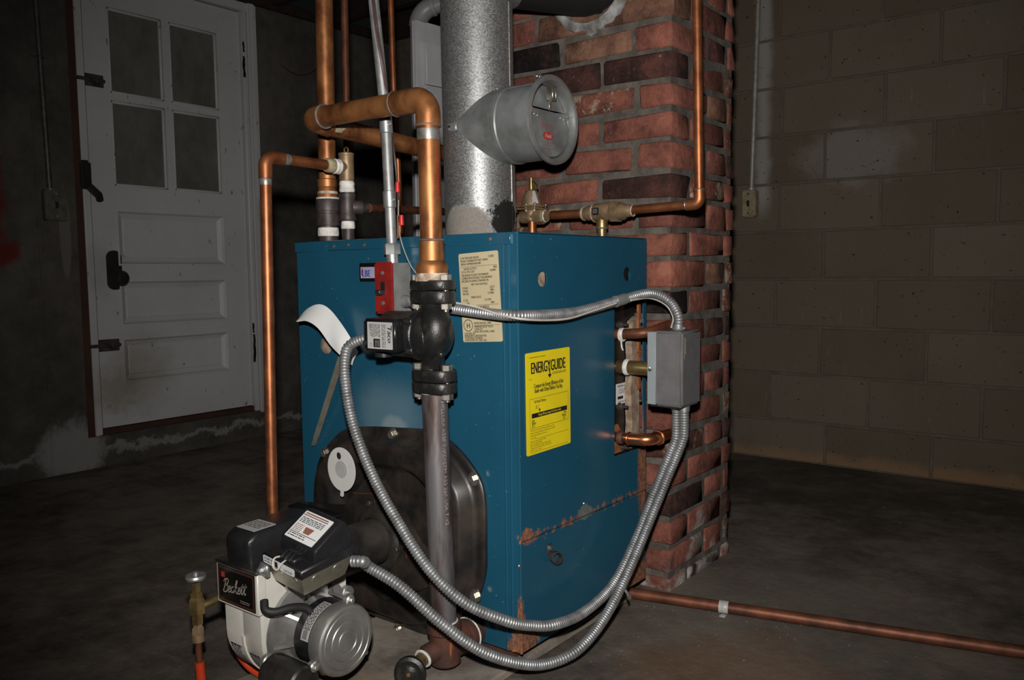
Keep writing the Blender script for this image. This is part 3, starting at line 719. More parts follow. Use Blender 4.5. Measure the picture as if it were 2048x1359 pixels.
b = B(); b.box((-W, -.003, ZJ-.004), (.0, D, ZJ), .001); b.build('top_panel', 'jacket_blue', bo)
b = B(); b.box((-W, 0, Z0), (-W+.003, D, ZJ)); b.box((-W, D-.003, Z0), (-.04, D, ZJ)); b.build('rear_jacket', 'jacket_blue', bo)
for q in ((667, 492), (696, 489), (980, 477), (728, 489)):
    b = B(); c = on(1, -.005, *q); b.lathe([(0, 0), (.005, 0), (.0045, .002), (.002, .0032), (0, .0034)], c, (0, -1, 0), 12); b.build('screw', 'zinc_bolt', bo)
# side jacket with its coil window and knock-out holes
cw = [(.366, .388), (.505, .388), (.505, .752), (.366, .738)]
k1, k2 = Sx(1086, 557), Sx(1255, 548)
b = B(); plate(b, [(0, .281), (D, .277), (D, ZJ), (0, ZJ)], [cw, circ(k1.y, k1.z, .0165), circ(k2.y, k2.z, .0165)], .003, (-.0015, 0, 0), (0, 1, 0), (0, 0, 1)); b.build('side_panel', 'jacket_blue', bo, smooth_=False)
b = B(); plate(b, [(.0, Z0), (D, Z0), (D, .274), (0, .278)], [], .003, (-.0025, 0, 0), (0, 1, 0), (0, 0, 1)); lo_ = b.build('lower_side_panel', 'jacket_blue', bo, smooth_=False)
for k, mt in ((k1, 'insulation'), (k2, 'black_plate')):
    b = B(); b.cyl((-.016, k.y, k.z), (-.012, k.y, k.z), .026, seg=20); b.build('knockout', mt, bo)
b = B(); b.box((-W+.03, .012, PZ), (-.032, D-.02, Z0+.02), .004); b.build('base_block', 'rusty_iron', bo)
# rope-gasket sight plug on the front
b = B(); c = Fy(652, 690)+V((0, .007, 0)); b.lathe([(0, -.002), (.013, -.002), (.02, .002), (.021, .006), (.016, .01), (0, .011)], c, (0, -1, 0), 20); b.build('sight_plug', 'insulation', bo)
# the black coil plate in the side window, its studs, nuts and plate
b = B(); b.box((-.045, .355, .37), (-.03, .515, .765), .002); cp = b.build('coil_plate', 'black_gloss', bo)
b = B(); b.prism([(-.028, .458, .39), (-.028, .468, .45), (-.028, .461, .53), (-.028, .47, .6), (-.028, .462, .67), (-.028, .475, .7), (-.028, .503, .71), (-.028, .503, .39)], (.018, 0, 0)); b.build('insulation_edge', 'insulation', bo)
b = B(); b.prism([(-.026, .37, .385), (-.026, .46, .385), (-.026, .46, .41), (-.026, .44, .43), (-.026, .42, .455), (-.026, .385, .45), (-.026, .375, .42)], (.004, 0, 0)); b.box((-.012, .49, .53), (-.006, .504, .76), .002); b.build('rust_patch', 'rust', bo)
for (x, y), mt, s in (((1264, 641), 'zinc_bolt', 1), ((1237, 649), 'black_iron', .8), ((1263, 717), 'zinc_bolt', .8), ((1266, 799), 'brass', .8), ((1237, 812), 'black_iron', .8), ((1238, 893), 'black_iron', .9)):
    c = on(0, -.03, x, y); b = B(); b.cyl(c, c+V((.003, 0, 0)), .012*s, seg=16); b.hexn(c+V((.002, 0, 0)), (1, 0, 0), .0095*s, .011); b.cyl(c+V((.01, 0, 0)), c+V((.026, 0, 0)), .005*s, seg=10); b.build('stud', mt, cp)
s = Sheet('coil_plate_label', 'label_white', bo, on(0, -.029, 1232, 768), (0, 1, 0), (0, 0, 1), .062, .05, label='small white printed plate on the black coil cover')
s.text('THERMAFLOW, INC.', .031, .009, .0075, .8, 'CENTER', bold=.0003); greek(s, .012, .014, .05, .026, 3, .0025); s.rect(.006, .031, .032, .038); s.rect(.042, .029, .052, .038); greek(s, .008, .043, .05, .049, 2, .0022); s.done()
# loop clamp and screw on the lower side panel
c = Sx(1099, 1098); b = B(); b.box((c.x-.002, c.y-.008, c.z-.012), (c.x+.002, c.y+.008, c.z+.012), .0015)
b.lathe([(.0105, -.007), (.013, -.007), (.013, .007), (.0105, .007), (.0105, -.007)], c+V((.01, .009, -.018)), (.35, .25, 1) if False else (.8, -.35, .1), 24); b.build('cable_clamp', 'black_iron', bo)
b = B(); b.lathe([(0, 0), (.006, 0), (.0055, .002), (.003, .0035), (0, .004)], c+V((.002, 0, .004)), (1, 0, 0), 12); b.build('screw', 'zinc_bolt', bo)
for q in ((1039, 1131), (1168, 1006)):
    b = B(); b.lathe([(0, 0), (.004, 0), (.003, .002), (0, .0025)], Sx(*q), (1, 0, 0), 10); b.build('screw', 'zinc_bolt', bo)
# ---- labels
s = Sheet('rating_plate', 'label_tan', bo, Fy(918, 508)+V((0, -.0012, 0)), Fy(997, 500)-Fy(918, 508), (-.03, 0, 1), .104, .181, r=.004, label='tan printed rating plate')
T = .0072
for t_, x, y in (('LOW PRESSURE BOILER', .005, .012), ('12/2002', .078, .012), ('MODEL NUMBER:PV714WT-TBWN', .005, .018), ('SERIAL NUMBER:64201389', .005, .024), ('GROSS OUTPUT:', .012, .034), ('MBH', .09, .034), ('D.O.E. HTG CAP:', .006, .040), ('142MBH', .08, .040),
                 ('THIS BOILER EXCEEDS THE MINIMUM', .005, .047), ('COMBUSTION EFFICIENCY REQUIREMENT', .005, .053), ('SPECIFIED IN ASHRAE STANDARD 90.', .005, .059), ('NET I=B=R RATINGS', .03, .066), ('STEAM:', .006, .073), ('SQ.FT.', .079, .073), ('STEAM:', .006, .079), ('MBH', .079, .079),
                 ('WATER:', .006, .085), ('121MBH', .072, .085), ('FIRING RATE', .028, .092), ('LT.OIL:', .006, .098), ('1.25 GPH', .062, .098), ('GAS:', .014, .104), ('MBH', .079, .104), ('C.R.NUMBER(S):', .042, .112), ('MAWP,WATER:  30PSI', .032, .145),
                 ('MINIMUM RELIEF VALVE', .032, .152), ('CAPACITY', .032, .157), ('142LBS. PER HOUR or MBH', .029, .162), ('CERTIFIED BY', .005, .166), ('BURNHAM CORPORATION', .005, .1705), ('HYDRONICS DIVISION', .005, .175), ('LANCASTER, PA 17604 .USA', .005, .1795)):
    s.text(t_, x, y, T*.88, .74 if len(t_) < 26 else .68, bold=.0003)
s.line(.004, .0275, .1, .0275); s.line(.042, .106, .1, .106); s.line(.032, .147, .1, .147)
s.ring(.016, .118, .0115, .0016); s.poly([(.008, .113), (.010, .111), (.026, .122), (.024, .124)]); s.ring(.013, .12, .003, .003); s.text('R', .018, .124, .008)
s.ring(.016, .147, .0125, .0014); s.text('H', .016, .1525, .015, .9, 'CENTER', bold=.0006); s.done()
s = Sheet('energy_label', 'label_yellow', bo, Sx(1050, 707), Sx(1138, 693)-Sx(1050, 707), (0, -.025, 1), .158, .208, r=.004, label='yellow printed energy label on the side panel')
s.text('ENERGYGUIDE', .078, .043, .033, .56, 'CENTER', bold=.0018); s.rect(.081, .038, .0845, .052); s.poly([(.0755, .050), (.090, .050), (.0828, .058)][::-1])
greek(s, .012, .0095, .07, .0115, 1, .0022); greek(s, .092, .047, .145, .0525, 2, .0022); s.text('Model: --', .01, .055, .004)
s.text('Compare the Energy Efficiency of this', .079, .073, .0125, .55, 'CENTER', bold=.0007); s.text('Boiler with Others Before You Buy.', .079, .083, .0125, .55, 'CENTER', bold=.0007)
for a in ((.012, .094, .15, .094), (.012, .154, .15, .154), (.012, .094, .012, .154), (.15, .094, .15, .154)): s.line(*a, t=.0007)
s.text('This Model\'s Efficiency', .026, .1035, .0085, .55, bold=.0003); s.text('81.2', .032, .116, .0115, .6); s.poly([(.042, .117), (.049, .117), (.0455, .1235)][::-1])
s.rect(.018, .124, .145, .1335); s.text('Energy efficiency range of all similar models', .081, .1307, .0075, .62, 'CENTER', 'label_yellow')
for k in s.ink: pass
s.text('Least', .018, .1405, .0075, .6, bold=.0003); s.text('Efficient', .018, .146, .0075, .6, bold=.0003); s.text('80.0', .018, .1525, .011, .6); s.text('Most', .133, .1395, .0075, .6, bold=.0003); s.text('Efficient', .126, .145, .0075, .6, bold=.0003); s.text('86.7', .13, .1525, .0105, .6)
for i_, t_ in enumerate(('The AFUE, Annual Fuel Utilization Efficiency, is the', 'measure of energy efficiency for furnaces and boilers.', 'Only boilers fueled by oil are used', 'in this scale.')): s.text(t_, .012, .160+.0052*i_, .0055, .75)
s.line(.03, .177, .15, .177); 
for i_, t_ in enumerate(('All boilers that have higher AFUEs', 'are more energy efficient.', 'Ask for fact sheets or product directories for', 'comparison information before you make your', 'decision to buy or lease.')): s.text(t_, .012, .1825+.0045*i_, .0052, .75)
s.line(.012, .2035, .148, .2035)
s.ink['label_yellow'].v = [p+s.N*.0004 for p in s.ink['label_yellow'].v]; s.done()
s = Sheet('maker_badge', 'label_black', bo, Fy(720, 526)+V((0, -.0012, 0)), (1, 0, 0), (0, 0, 1), .075, .042, r=.002, label='black and lilac maker badge half hidden by the red switch')
s.rect(.004, .009, .072, .034, 'badge_blue'); s.poly([(.006, .028), (.006, .016), (.010, .011), (.013, .016), (.013, .028)][::-1], 'ink_red', .0002)
vs_b = len(s.b('ink_blue').v); s.text('LBE', .008, .0305, .021, .85, mat='ink_blue', bold=.0012); s.ink['ink_blue'].v = [p+s.N*.0003 for p in s.ink['ink_blue'].v]; s.done()

# ---- black stamped burner door on the boiler's front
ol = [(637, 1000), (640, 935), (655, 898), (690, 860), (735, 851), (800, 853), (860, 858), (905, 880), (950, 930), (974, 985), (977, 1090), (975, 1150), (955, 1208), (915, 1250), (860, 1268), (800, 1262), (735, 1235), (690, 1195), (655, 1120), (641, 1060)]
ol = [Fy(*q) for q in ol]; ol = [V((q.x, -.004, max(q.z, PZ+.006))) for q in ol]
cl = crom(ol+[ol[0]], 4)[:-1]; cc = V((-.352, 0, .265))
def ringp(s, y, zs=None): return [V((cc.x+(q.x-cc.x)*s, y, cc.z+(q.z-cc.z)*(zs or s))) for q in cl]
bd = None
b = B(); b.loft([ringp(.995, -.004), ringp(1, -.012), ringp(.985, -.016), ringp(.95, -.0165), ringp(.925, -.017), ringp(.90, -.024), ringp(.865, -.047), ringp(.84, -.052), ringp(.66, -.052), ringp(.63, -.05), ringp(.58, -.028), ringp(.54, -.025), ringp(.3, -.025)], False, True)
bd = b.build('burner_door', 'black_plate', bo, ang=50)
for q in ((787, 868), (948, 957), (952, 1190), (652, 905), (797, 1258)):
    c = on(1, -.016, *q); b = B(); b.bolt(c, (0, -1, 0), .0095, .009); b.build('bolt', 'zinc_bolt', bd)
# diamond adapter plate with turned-up bracket, pipe flange
dia = [(598, 1003), (690, 1010), (735, 952), (765, 960), (800, 1010), (840, 1085), (880, 1130), (878, 1165), (840, 1180), (770, 1200), (700, 1150), (640, 1050), (600, 1045)]
b = B(); b.prism([on(1, -.06, *q) for q in dia], (0, .007, 0)); ad = b.build('adapter_plate', 'black_plate', bo)
p0, p1 = on(1, -.056, 600, 1003), on(1, -.056, 690, 1012)
b = B(); b.box((p0.x, -.085, p0.z-.04), (p1.x-.03, -.056, p0.z-.036)); b.box((p0.x, -.09, p0.z-.045), (p0.x+.004, -.052, p0.z)); b.box((p0.x, -.09, p0.z-.004), (p1.x, -.052, p0.z), .001); b.build('bracket', 'black_gloss', ad)
for q in ((742, 1005), (796, 1097), (610, 1030)):
    b = B(); b.bolt(on(1, -.06, *q), (0, -1, 0), .0075, .008); b.build('bolt', 'dusty_black', ad)
b = B(); b.tube(crom([on(1, -.062, *q) for q in ((706, 985), (728, 987), (748, 989), (770, 1020), (795, 1058), (810, 1081), (813, 1116))], 5), .0016, 6); b.build('gasket_edge', 'copper_dull', ad)
AX = -.352; AZ = .235
b = B(); b.lathe([(.052, .0), (.066, .0), (.07, .005), (.065, .01), (.056, .012), (.052, .012)], (AX, -.058, AZ), (0, -1, 0), 40); b.build('tube_flange', 'dusty_black', ad)

# white test disc stuck on the door
t = thing('paper_disc', 'white round paper disc with a tab stuck on the black burner door', 'disc', on(1, -.058, 683, 940))
c = on(1, -.0585, 683, 938); rx = .047
out = [(math.cos(a)*rx, math.sin(a)*rx*1.08) for a in [math.radians(-84+k*348/40) for k in range(41)]]
out += [(.004-.01, -.062), (.012-.01, -.064), (.013-.008, -.06)]
b = B(); plate(b, out, [circ(-.008, .03, .0085, 14)], .0015, c, V((1, 0, 0)), V((0, 0, 1))); b.build('disc', 'plastic_white', t, smooth_=False)
b = B(); b.cyl(c+V((0, -.0008, 0)), c+V((0, -.0022, 0)), .014, seg=20); b.cyl(c+V((0, -.0008, 0)), c+V((0, -.0016, 0)), .02, seg=20); b.build('centre_spot', 'label_silver', t)

# ================================================================== OIL BURNER
FYB = -.42; HX0, HX1 = -.394, -.272; MY, MZ = -.318, .152
bu = thing('oil_burner', 'white oil burner with silver motor and black control boxes on the boiler front', 'burner', (AX, -.3, PZ))
b = B(); b.lathe([(.0, .0), (.0505, 0), (.0505, .225), (0, .225)], (AX, -.062, AZ), (0, -1, 0), 36); b.build('air_tube', 'dusty_black', bu)
# scroll housing
n = 40; prof = []
for k in range(n):
    a = 2*math.pi*k/n; r = .098
    y, z = MY+math.cos(a)*r, MZ+math.sin(a)*r; prof.append((y, z))
top = [(-.235, .16), (-.235, .284), (FYB+.004, .284), (FYB+.002, .205)]
hp = [(MY+math.cos(math.radians(a))*.1, MZ+math.sin(math.radians(a))*.1) for a in range(180, 361, 9)]
poly = hp+[(MY+.1, .284), (FYB+.0, .284)]
b = B(); b.loft([[V((x, MY+(y-MY)*s_, MZ+(z-MZ)*s_)) for y, z in poly] for x, s_ in ((HX0, .965), (HX0+.006, 1), ((HX0+HX1)/2-.004, 1), ((HX0+HX1)/2-.002, .99), ((HX0+HX1)/2, .99), ((HX0+HX1)/2+.002, 1), (HX1-.006, 1), (HX1, .965))]); ho = b.build('housing', 'burner_white', bu, ang=30)
b = B(); b.loft([[V(((HX0+HX1)/2+dx, MY+(y-MY)*s_, MZ+(z-MZ)*s_)) for y, z in hp] for dx, s_ in ((-.0035, .99), (-.0035, 1.035), (.0035, 1.035), (.0035, .99))]); b.build('housing_rib', 'burner_white', ho)
b = B(); b.box((HX0-.002, FYB-.009, .207), (HX1+.003, FYB+.01, .285), .002); b.build('name_panel', 'burner_white', ho)
b = B(); b.prism([(HX1-.06, FYB+.05, .058), (HX1+.004, FYB+.02, .06), (HX1+.004, FYB+.09, .052), (HX1-.06, FYB+.1, .05)], (0, 0, .02)); b.prism([(HX0+.03, FYB+.06, .062), (HX0+.055, FYB+.05, .062), (HX0+.055, FYB+.1, .054), (HX0+.03, FYB+.1, .054)], (0, 0, .016)); b.build('drip_lip', 'yellowed', ho)
s = Sheet('name_plate', 'label_black', bu, (HX0+.003, FYB-.009, .282), (1, 0, 0), (0, 0, 1), .115, .07, r=.001, label='black name plate with silver script lettering')
s.rect(.002, .002, .113, .068, 'label_maroon'); s.rect(.006, .006, .109, .064, 'label_black', .0003); s.rect(.012, .012, .024, .022, 'ink_red', .0006)

def script(sh, x0, y0, k, wd, mat):
    e = lambda x: [(x, .2), (x+.2, .3), (x+.22, .46), (x+.1, .5), (x, .3), (x+.02, .08), (x+.14, 0), (x+.34, .14)]
    st = [[(.32, 1.0), (.2, .5), (.08, .02)], [(.0, .82), (.2, 1.02), (.5, 1.06), (.62, .88), (.48, .62), (.26, .54), (.56, .5), (.66, .28), (.5, .04), (.2, -.04), (.0, .08)], e(.72), [(1.34, .42), (1.24, .5), (1.1, .36), (1.1, .1), (1.22, 0), (1.42, .14)],
          [(1.42, .14), (1.66, .6), (1.78, .98), (1.7, 1.04), (1.62, .8), (1.46, .0)], [(1.52, .24), (1.66, .42), (1.84, .56)], [(1.58, .28), (1.72, .14), (1.84, .0), (1.96, .08)], e(1.98), [(2.3, .14), (2.56, .92), (2.44, .3), (2.48, .02), (2.66, .14)], [(2.66, .14), (2.92, .95), (2.8, .3), (2.84, .02), (3.02, .16)], [(2.28, .58), (2.66, .62), (3.06, .7)]]
    for a in st:
        p = crom([V((q[0]+.18*q[1], q[1]+.1*q[0]-.1, 0)) for q in a], 5); vs = []
        for i_, q in enumerate(p):
            d_ = (p[min(i_+1, len(p)-1)]-p[max(i_-1, 0)]); d_ = V((-d_.y, d_.x, 0)).normalized()*wd/2
            for sg in (-1, 1): vs.append(sh.P(x0+q.x*k+d_.x*sg, y0-q.y*k-d_.y*sg))
        sh.b(mat).add(vs, [(2*i_, 2*i_+2, 2*i_+3, 2*i_+1) for i_ in range(len(p)-1)])
script(s, .016, .047, .024, .0021, 'ink_silver'); greek(s, .07, .055, .1, .062, 2, .0022, 'ink_silver'); s.ink['ink_silver'].v = [p+s.N*.0006 for p in s.ink['ink_silver'].v]; s.done()
# housing stickers curve round the drum
def drum_label(x0, x1, a0, a1, mat, rr, ink, seed):
    R_ = random.Random(seed); n = 8
    def pt(x, a, r): return V((x, MY+math.cos(math.radians(a))*r, MZ+math.sin(math.radians(a))*r))
    q = B(); q.add([pt(x, a0+(a1-a0)*k/n, rr) for k in range(n+1) for x in (x0, x1)], [(2*k, 2*k+1, 2*k+3, 2*k+2) for k in range(n)]); o = q.build('sticker', mat, bu)
    q = B(); L = 7
    for k in range(L):
        a = a0+(a1-a0)*(k+.5)/L; x = x0+.004; e = x1-.004-R_.uniform(0, .008)
        while x < e:
            wd = min(R_.uniform(.003, .009), e-x); da = .9 if k else 1.5; q.add([pt(x, a-da, rr+.0004), pt(x+wd, a-da, rr+.0004), pt(x+wd, a+da, rr+.0004), pt(x, a+da, rr+.0004)], [(0, 1, 2, 3)]); x += wd+.0014
    q.build('lettering', ink, o)
HM = (HX0+HX1)/2
drum_label(HX0+.012, HM-.006, 193, 216, 'label_white', .1012, 'ink', 1); drum_label(HX0+.012, HM-.006, 217, 236, 'label_white', .1012, 'ink_brown', 2)
drum_label(HM+.008, HX1-.012, 197, 222, 'label_silver', .1012, 'ink', 3); drum_label(HM+.008, HX1-.012, 223, 242, 'label_silver', .1012, 'ink', 4)
# air band and fuel pump on the far side
b = B(); b.lathe([(.0, 0), (.085, 0), (.09, .004), (.09, .012), (.0, .014)], (HX0+.002, MY, MZ), (-1, 0, 0), 30); b.build('air_band', 'black_gloss', bu)
b = B(); b.lathe([(.0, 0), (.04, 0), (.042, .03), (.036, .055), (0, .06)], (HX0-.012, MY, MZ+.02), (-1, 0, 0), 20); b.build('fuel_pump', 'cast_aluminium', bu)
# top plate and transformer
b = B(); b.box((HX0-.004, FYB-.012, .283), (HX1+.004, MY+.105, .29), .002); b.build('top_plate', 'dusty_black', bu)
tx0, tx1 = HX0+.016, HX0+.08
b = B(); pr = [(FYB+.004, .29), (FYB+.002, .325)]+[(FYB+.002+.035*(1-math.cos(math.radians(a))), .325+.024*math.sin(math.radians(a))) for a in range(15, 91, 15)]
pr += [(MY+.045, .353)]+[(MY+.045+.05*math.sin(math.radians(a)), .303+.05*math.cos(math.radians(a))) for a in range(15, 91, 15)]+[(MY+.095, .29)]
def trr(x, s_): yc, zc = MY, .318; return [V((x, yc+(y-yc)*s_, .29+(z-.29)*s_)) for y, z in pr]
b.loft([trr(tx0-.006, .93), trr(tx0-.002, .985), trr(tx0+.004, 1), trr(tx1-.004, 1), trr(tx1+.002, .985), trr(tx1+.006, .93)]); tr = b.build('transformer', 'black_plastic', bu, ang=40)
s = Sheet('transformer_label', 'label_silver', bu, (tx0+.012, MY-.035, .3515), (1, 0, 0), (0, 1, .03), .055, .05, r=.002); s.o = s.o; greek(s, .005, .008, .05, .04, 5, .004); s.done()
# primary control on its junction box, bolted to the housing's right side, tilted a little
cL, cN = V((-.266, FYB+.0, .326)), V((-.156, FYB+.0, .313)); cR = on(0, -.168, 700, 1086)
ux = (cN-cL).normalized(); uy = V((cR.x+.012-cN.x, cR.y-cN.y, cR.z-cN.z)); LY = .125; uy = (uy-ux*uy.dot(ux)).normalized(); uz = ux.cross(uy)
M = Matrix((ux, uy, uz)).transposed().to_4x4(); M.translation = cL; LX = .112
b = B(); b.box((0, 0, -.018), (LX, LY, 0), .003, 1, M); cb = b.build('control_base', 'black_plastic', bu)
def crr(z, i0, i1, j0, j1): return [M @ V(q) for q in ((i0, j0, z), (LX-i1, j0, z), (LX-i1, LY-j1, z), (i0, LY-j1, z))]
cpr = [(.033, -.002), (.034, .02), (.037, .0235), (.093, .0525), (.1, .053), (.107, .05), (.118, .03), (.119, -.002)]
b = B(); b.loft([[M @ V((i_, .076+(j_-.076)*f_, k_*f_)) for j_, k_ in cpr] for i_, f_ in ((.010, .95), (.012, .985), (.016, 1), (LX-.010, 1), (LX-.006, .985), (LX-.004, .95))]); b.build('control_cover', 'black_plastic', cb, ang=30)
e0, e1, e3 = M @ V((.015, .036, .0225)), M @ V((LX-.007, .036, .0225)), M @ V((.022, .060, .0365))
Wv = (e3-e0); Wv = Wv-(e1-e0)*(Wv.dot(e1-e0)/(e1-e0).length_squared)
f0 = M @ V((.023, .0605, .0362)); f1 = M @ V((.023, LY-.0145, .0362))
s = Sheet('control_label', 'label_white', cb, (M @ V((.018, .0915, .0521))), ux, (M.to_3x3() @ V((0, .056, .029))), .076, .06, r=.002)
s.rect(.004, .003, .066, .0055, 'ink_brown'); s.rect(.002, .0075, .068, .0095, 'ink_brown'); greek(s, .004, .013, .066, .026, 4, .0028, 'ink', 5); greek(s, .004, .029, .026, .046, 5, .0024, 'ink_brown', 6); s.poly([(.03, .03), (.054, .03), (.05, .043), (.034, .043)][::-1], 'ink_brown'); s.line(.002, .0465, .074, .0465, .0012); greek(s, .004, .049, .05, .058, 2, .003, 'ink', 8); s.done()
s = Sheet('front_label', 'label_white', cb, M @ V((.006, -.0003, -.002)), ux, uz, .088, .0145, r=.003); s.text('R7184B 1008', .004, .0065, .007, .7, bold=.0003); greek(s, .004, .009, .03, .0125, 1, .003); s.rect(.034, .002, .042, .013); greek(s, .06, .008, .084, .013, 2, .002); s.done()
b = B(); b.tube(crom([M @ V(q) for q in ((.05, .02, .002), (.046, -.004, .006), (.05, -.012, -.006), (.062, -.012, -.008), (.066, -.006, .002), (.06, .015, .003))], 6), .0017, 6); b.build('jumper_wire', 'wire_white', cb)
b = B(); b.box((.04, .006, 0), (.085, .03, .009), .002, 1, M)
for k in range(3): b.tube([M @ V((.052+.011*k, .004, .006)), M @ V((.052+.011*k, .018, .014)), M @ V((.052+.011*k, .032, .008))], .0025, 6)
b.build('terminal_strip', 'black_plastic', cb)
b = B(); J0 = -.062
b.loft([[M @ V(q) for q in ((.004+i, .004+i, z), (LX-.004-i, .004+i, z), (LX-.004-i, LY-.004-i, z), (.004+i, LY-.004-i, z))] for z, i in ((J0, .016), (J0+.004, .012), (-.016, 0))]); jb = b.build('junction_box', 'olive_zinc', bu, ang=20)
for (u, w_) in ((.35, 0), (.72, 0)):
    b = B(); c = M @ V((LX*u, .0105, -.034)); b.lathe([(.0, .0012), (.008, .0016), (.0115, .0012), (.0125, -.001)], c, M.to_3x3() @ V((0, -1, -.35)), 20); b.build('knockout', 'olive_zinc', jb)
for u in (.3, .68):
    b = B(); c = M @ V((LX-.0105, LY*u, -.034)); b.lathe([(.0, .0012), (.008, .0016), (.0115, .0012), (.0125, -.001)], c, M.to_3x3() @ V((1, 0, -.35)), 20); b.build('knockout', 'olive_zinc', jb)
b = B(); b.box((-.004, -.006, -.045), (.02, .004, -.02), .003, 1, M); b.bolt(M @ V((.006, -.006, -.032)), M.to_3x3() @ V((0, -1, 0)), .006, .006); b.build('ear', 'zinc', jb)
# motor
def mlx(prof, seg=36): q = B(); q.lathe(prof, (HX1, MY, MZ), (1, 0, 0), seg); return q
o = mlx([(.0, -.002), (.094, -.002), (.096, .004), (.094, .009), (.06, .012), (.055, .04), (.0, .04)]).build('motor_flange', 'cast_aluminium', bu)
for k in range(8):
    a = math.radians(k*45+10); dv_ = V((0, math.cos(a), math.sin(a))); q = B(); c0 = V((HX1+.008, MY, MZ))+dv_*.088; c1 = V((HX1+.038, MY, MZ))+dv_*.057
    q.prism([c0-dv_*.0, c1, V((HX1+.038, MY, MZ))+dv_*.05, V((HX1+.008, MY, MZ))+dv_*.05], dv_.cross(V((1, 0, 0)))*.006); q.build('rib', 'cast_aluminium', o)
for a in (110, 200, 290, 20):
    dv_ = V((0, math.cos(math.radians(a)), math.sin(math.radians(a)))); q = B(); c = V((HX1+.006, MY, MZ))+dv_*.1; q.cyl(c-V((.008, 0, 0)), c+V((.004, 0, 0)), .016, seg=16, bev=.002); q.bolt(c+V((.004, 0, 0)), (1, 0, 0), .0075, .006); q.build('mounting_ear', 'cast_aluminium', o)
mlx([(.0, .036), (.061, .036), (.063, .04), (.063, .085), (.0, .085)]).build('motor_band', 'black_plastic', bu)
mo = mlx([(.0, .08), (.0625, .08), (.0655, .083), (.0665, .103), (.064, .110), (.060, .1125), (.054, .113), (.053, .1118), (.0515, .113), (.038, .1135), (.037, .1122), (.0355, .1137), (.022, .114), (.021, .1128), (.0195, .114), (.0, .1145)], 48).build('motor_cap', 'aluminium', bu, ang=25)
for a in (70, 205, 320):
    dv_ = V((0, math.cos(math.radians(a)), math.sin(math.radians(a)))); q = B(); c = V((HX1+.085, MY, MZ))+dv_*.07; q.cyl(c, c+V((.014, 0, 0)), .01, seg=14, bev=.002); q.hexn(c+V((.014, 0, 0)), (1, 0, 0), .005, .005); q.cyl(c-V((.05, 0, 0)), c, .0025, seg=8); q.build('through_bolt', 'aluminium', mo)
# motor sticker
q = B(); n = 12
def mp(x, a, r=.0638): return V((HX1+x, MY+math.cos(math.radians(a))*r, MZ+math.sin(math.radians(a))*r))
q.add([mp(x, 95+75*k/n) for k in range(n+1) for x in (.058, .0795)], [(2*k, 2*k+1, 2*k+3, 2*k+2) for k in range(n)]); st_ = q.build('motor_sticker', 'label_silver', bu)
q = B(); R_ = random.Random(4)
for k in range(5):
    a = 98
    while a < 150: da = R_.uniform(2, 7); q.add([mp(.06+.0037*k, a, .0642), mp(.062+.0037*k, a, .0642), mp(.062+.0037*k, a+da, .0642), mp(.06+.0037*k, a+da, .0642)], [(0, 1, 2, 3)]); a += da+1.6
for k in range(9): q.add([mp(.062, 154+k*1.5, .0642), mp(.074, 154+k*1.5, .0642), mp(.074, 154.8+k*1.5, .0642), mp(.062, 154.8+k*1.5, .0642)], [(0, 1, 2, 3)])
q.build('lettering', 'ink', st_)
# capacitor below, motor lead above
b = B(); c0, c1 = V((HX1+.004, FYB+.016, .098)), V((HX1+.1, FYB+.016, .098)); b.lathe([(0, 0), (.03, 0), (.034, .004), (.034, .09), (.03, .094), (0, .095)], c0, c1-c0, 26); b.build('capacitor_cover', 'dusty_black', bu)
ld = [dep(1.52, *q) for q in ((522, 1175), (530, 1190), (550, 1195), (575, 1193), (592, 1196))]
ld = [V((HX1+.012, FYB-.002, .238)), V((HX1+.024, FYB-.008, .226)), V((HX1+.036, FYB+.004, .221)), V((HX1+.045, FYB+.03, .222)), V((HX1+.052, FYB+.055, .216)), V((HX1+.058, FYB+.065, .206))]
b = B(); b.tube(crom(ld, 8), .0075, 12); b.build('motor_lead', 'rubber', bu)

# ---- oil valve, its line and the hose below the burner
vt = dep(1.56, 394, 1215)
t = thing('oil_valve', 'brass oil shut-off valve with small zinc handwheel beside the white burner', 'valve', vt-V((0, 0, .05)))
b = B(); Z = V((0, 0, 1)); b.lathe([(0, -.03), (.011, -.03), (.011, -.012), (.0155, -.01), (.0155, .018), (.012, .022), (.012, .03), (.0085, .033), (.0085, .05), (.004, .051), (.004, .066), (0, .066)], vt, Z, 6, ); b.build('body', 'brass', t, ang=20)
b = B(); b.lathe([(0, -.001), (.006, -.001), (.014, .003), (.018, .0), (.0195, .004), (.018, .008), (.013, .009), (.005, .007), (0, .007)], vt+Z*.056, Z, 14); b.cyl(vt+Z*.06, vt+Z*.07, .005, seg=8); b.build('handwheel', 'zinc', t)
e = V((HX0-.035, MY, MZ+.06)); b = B(); dd = (V((vt.x, vt.y+.075, vt.z+.006))-vt); b.cyl(vt, vt+dd, .0075, .0065, seg=10); b.cyl(vt+dd, V((HX0-.03, MY-.03, MZ+.03)), .006, seg=10); b.build('side_arm', 'brass', t)
b = B(); b.lathe([(0, 0), (.012, 0), (.012, .012), (.009, .016), (.009, .02), (0, .02)], vt-Z*.05, Z, 6); b.lathe([(0, 0), (.0125, .0), (.011, .016), (0, .016)], vt-Z*.064, Z, 14); b.build('flare_nut', 'bronze', t)
lp2 = [vt-Z*.055, vt-Z*.1, vt+V((.003, 0, -.15)), vt+V((.008, -.012, -.185)), vt+V((.06, -.04, -.208)), vt+V((.16, .0, -.2))]
p = crom(lp2, 10)
t2 = thing('oil_line', 'copper oil line with bright orange plastic coating dropping from the brass valve', 'pipe', vt-V((0, 0, .2)))
b = B(); b.tube(p[:12], .0065, 12); b.build('bare_tube', 'copper_dull', t2)
b = B(); b.tube(p[11:], .0088, 12); b.build('coating', 'orange_plastic', t2)
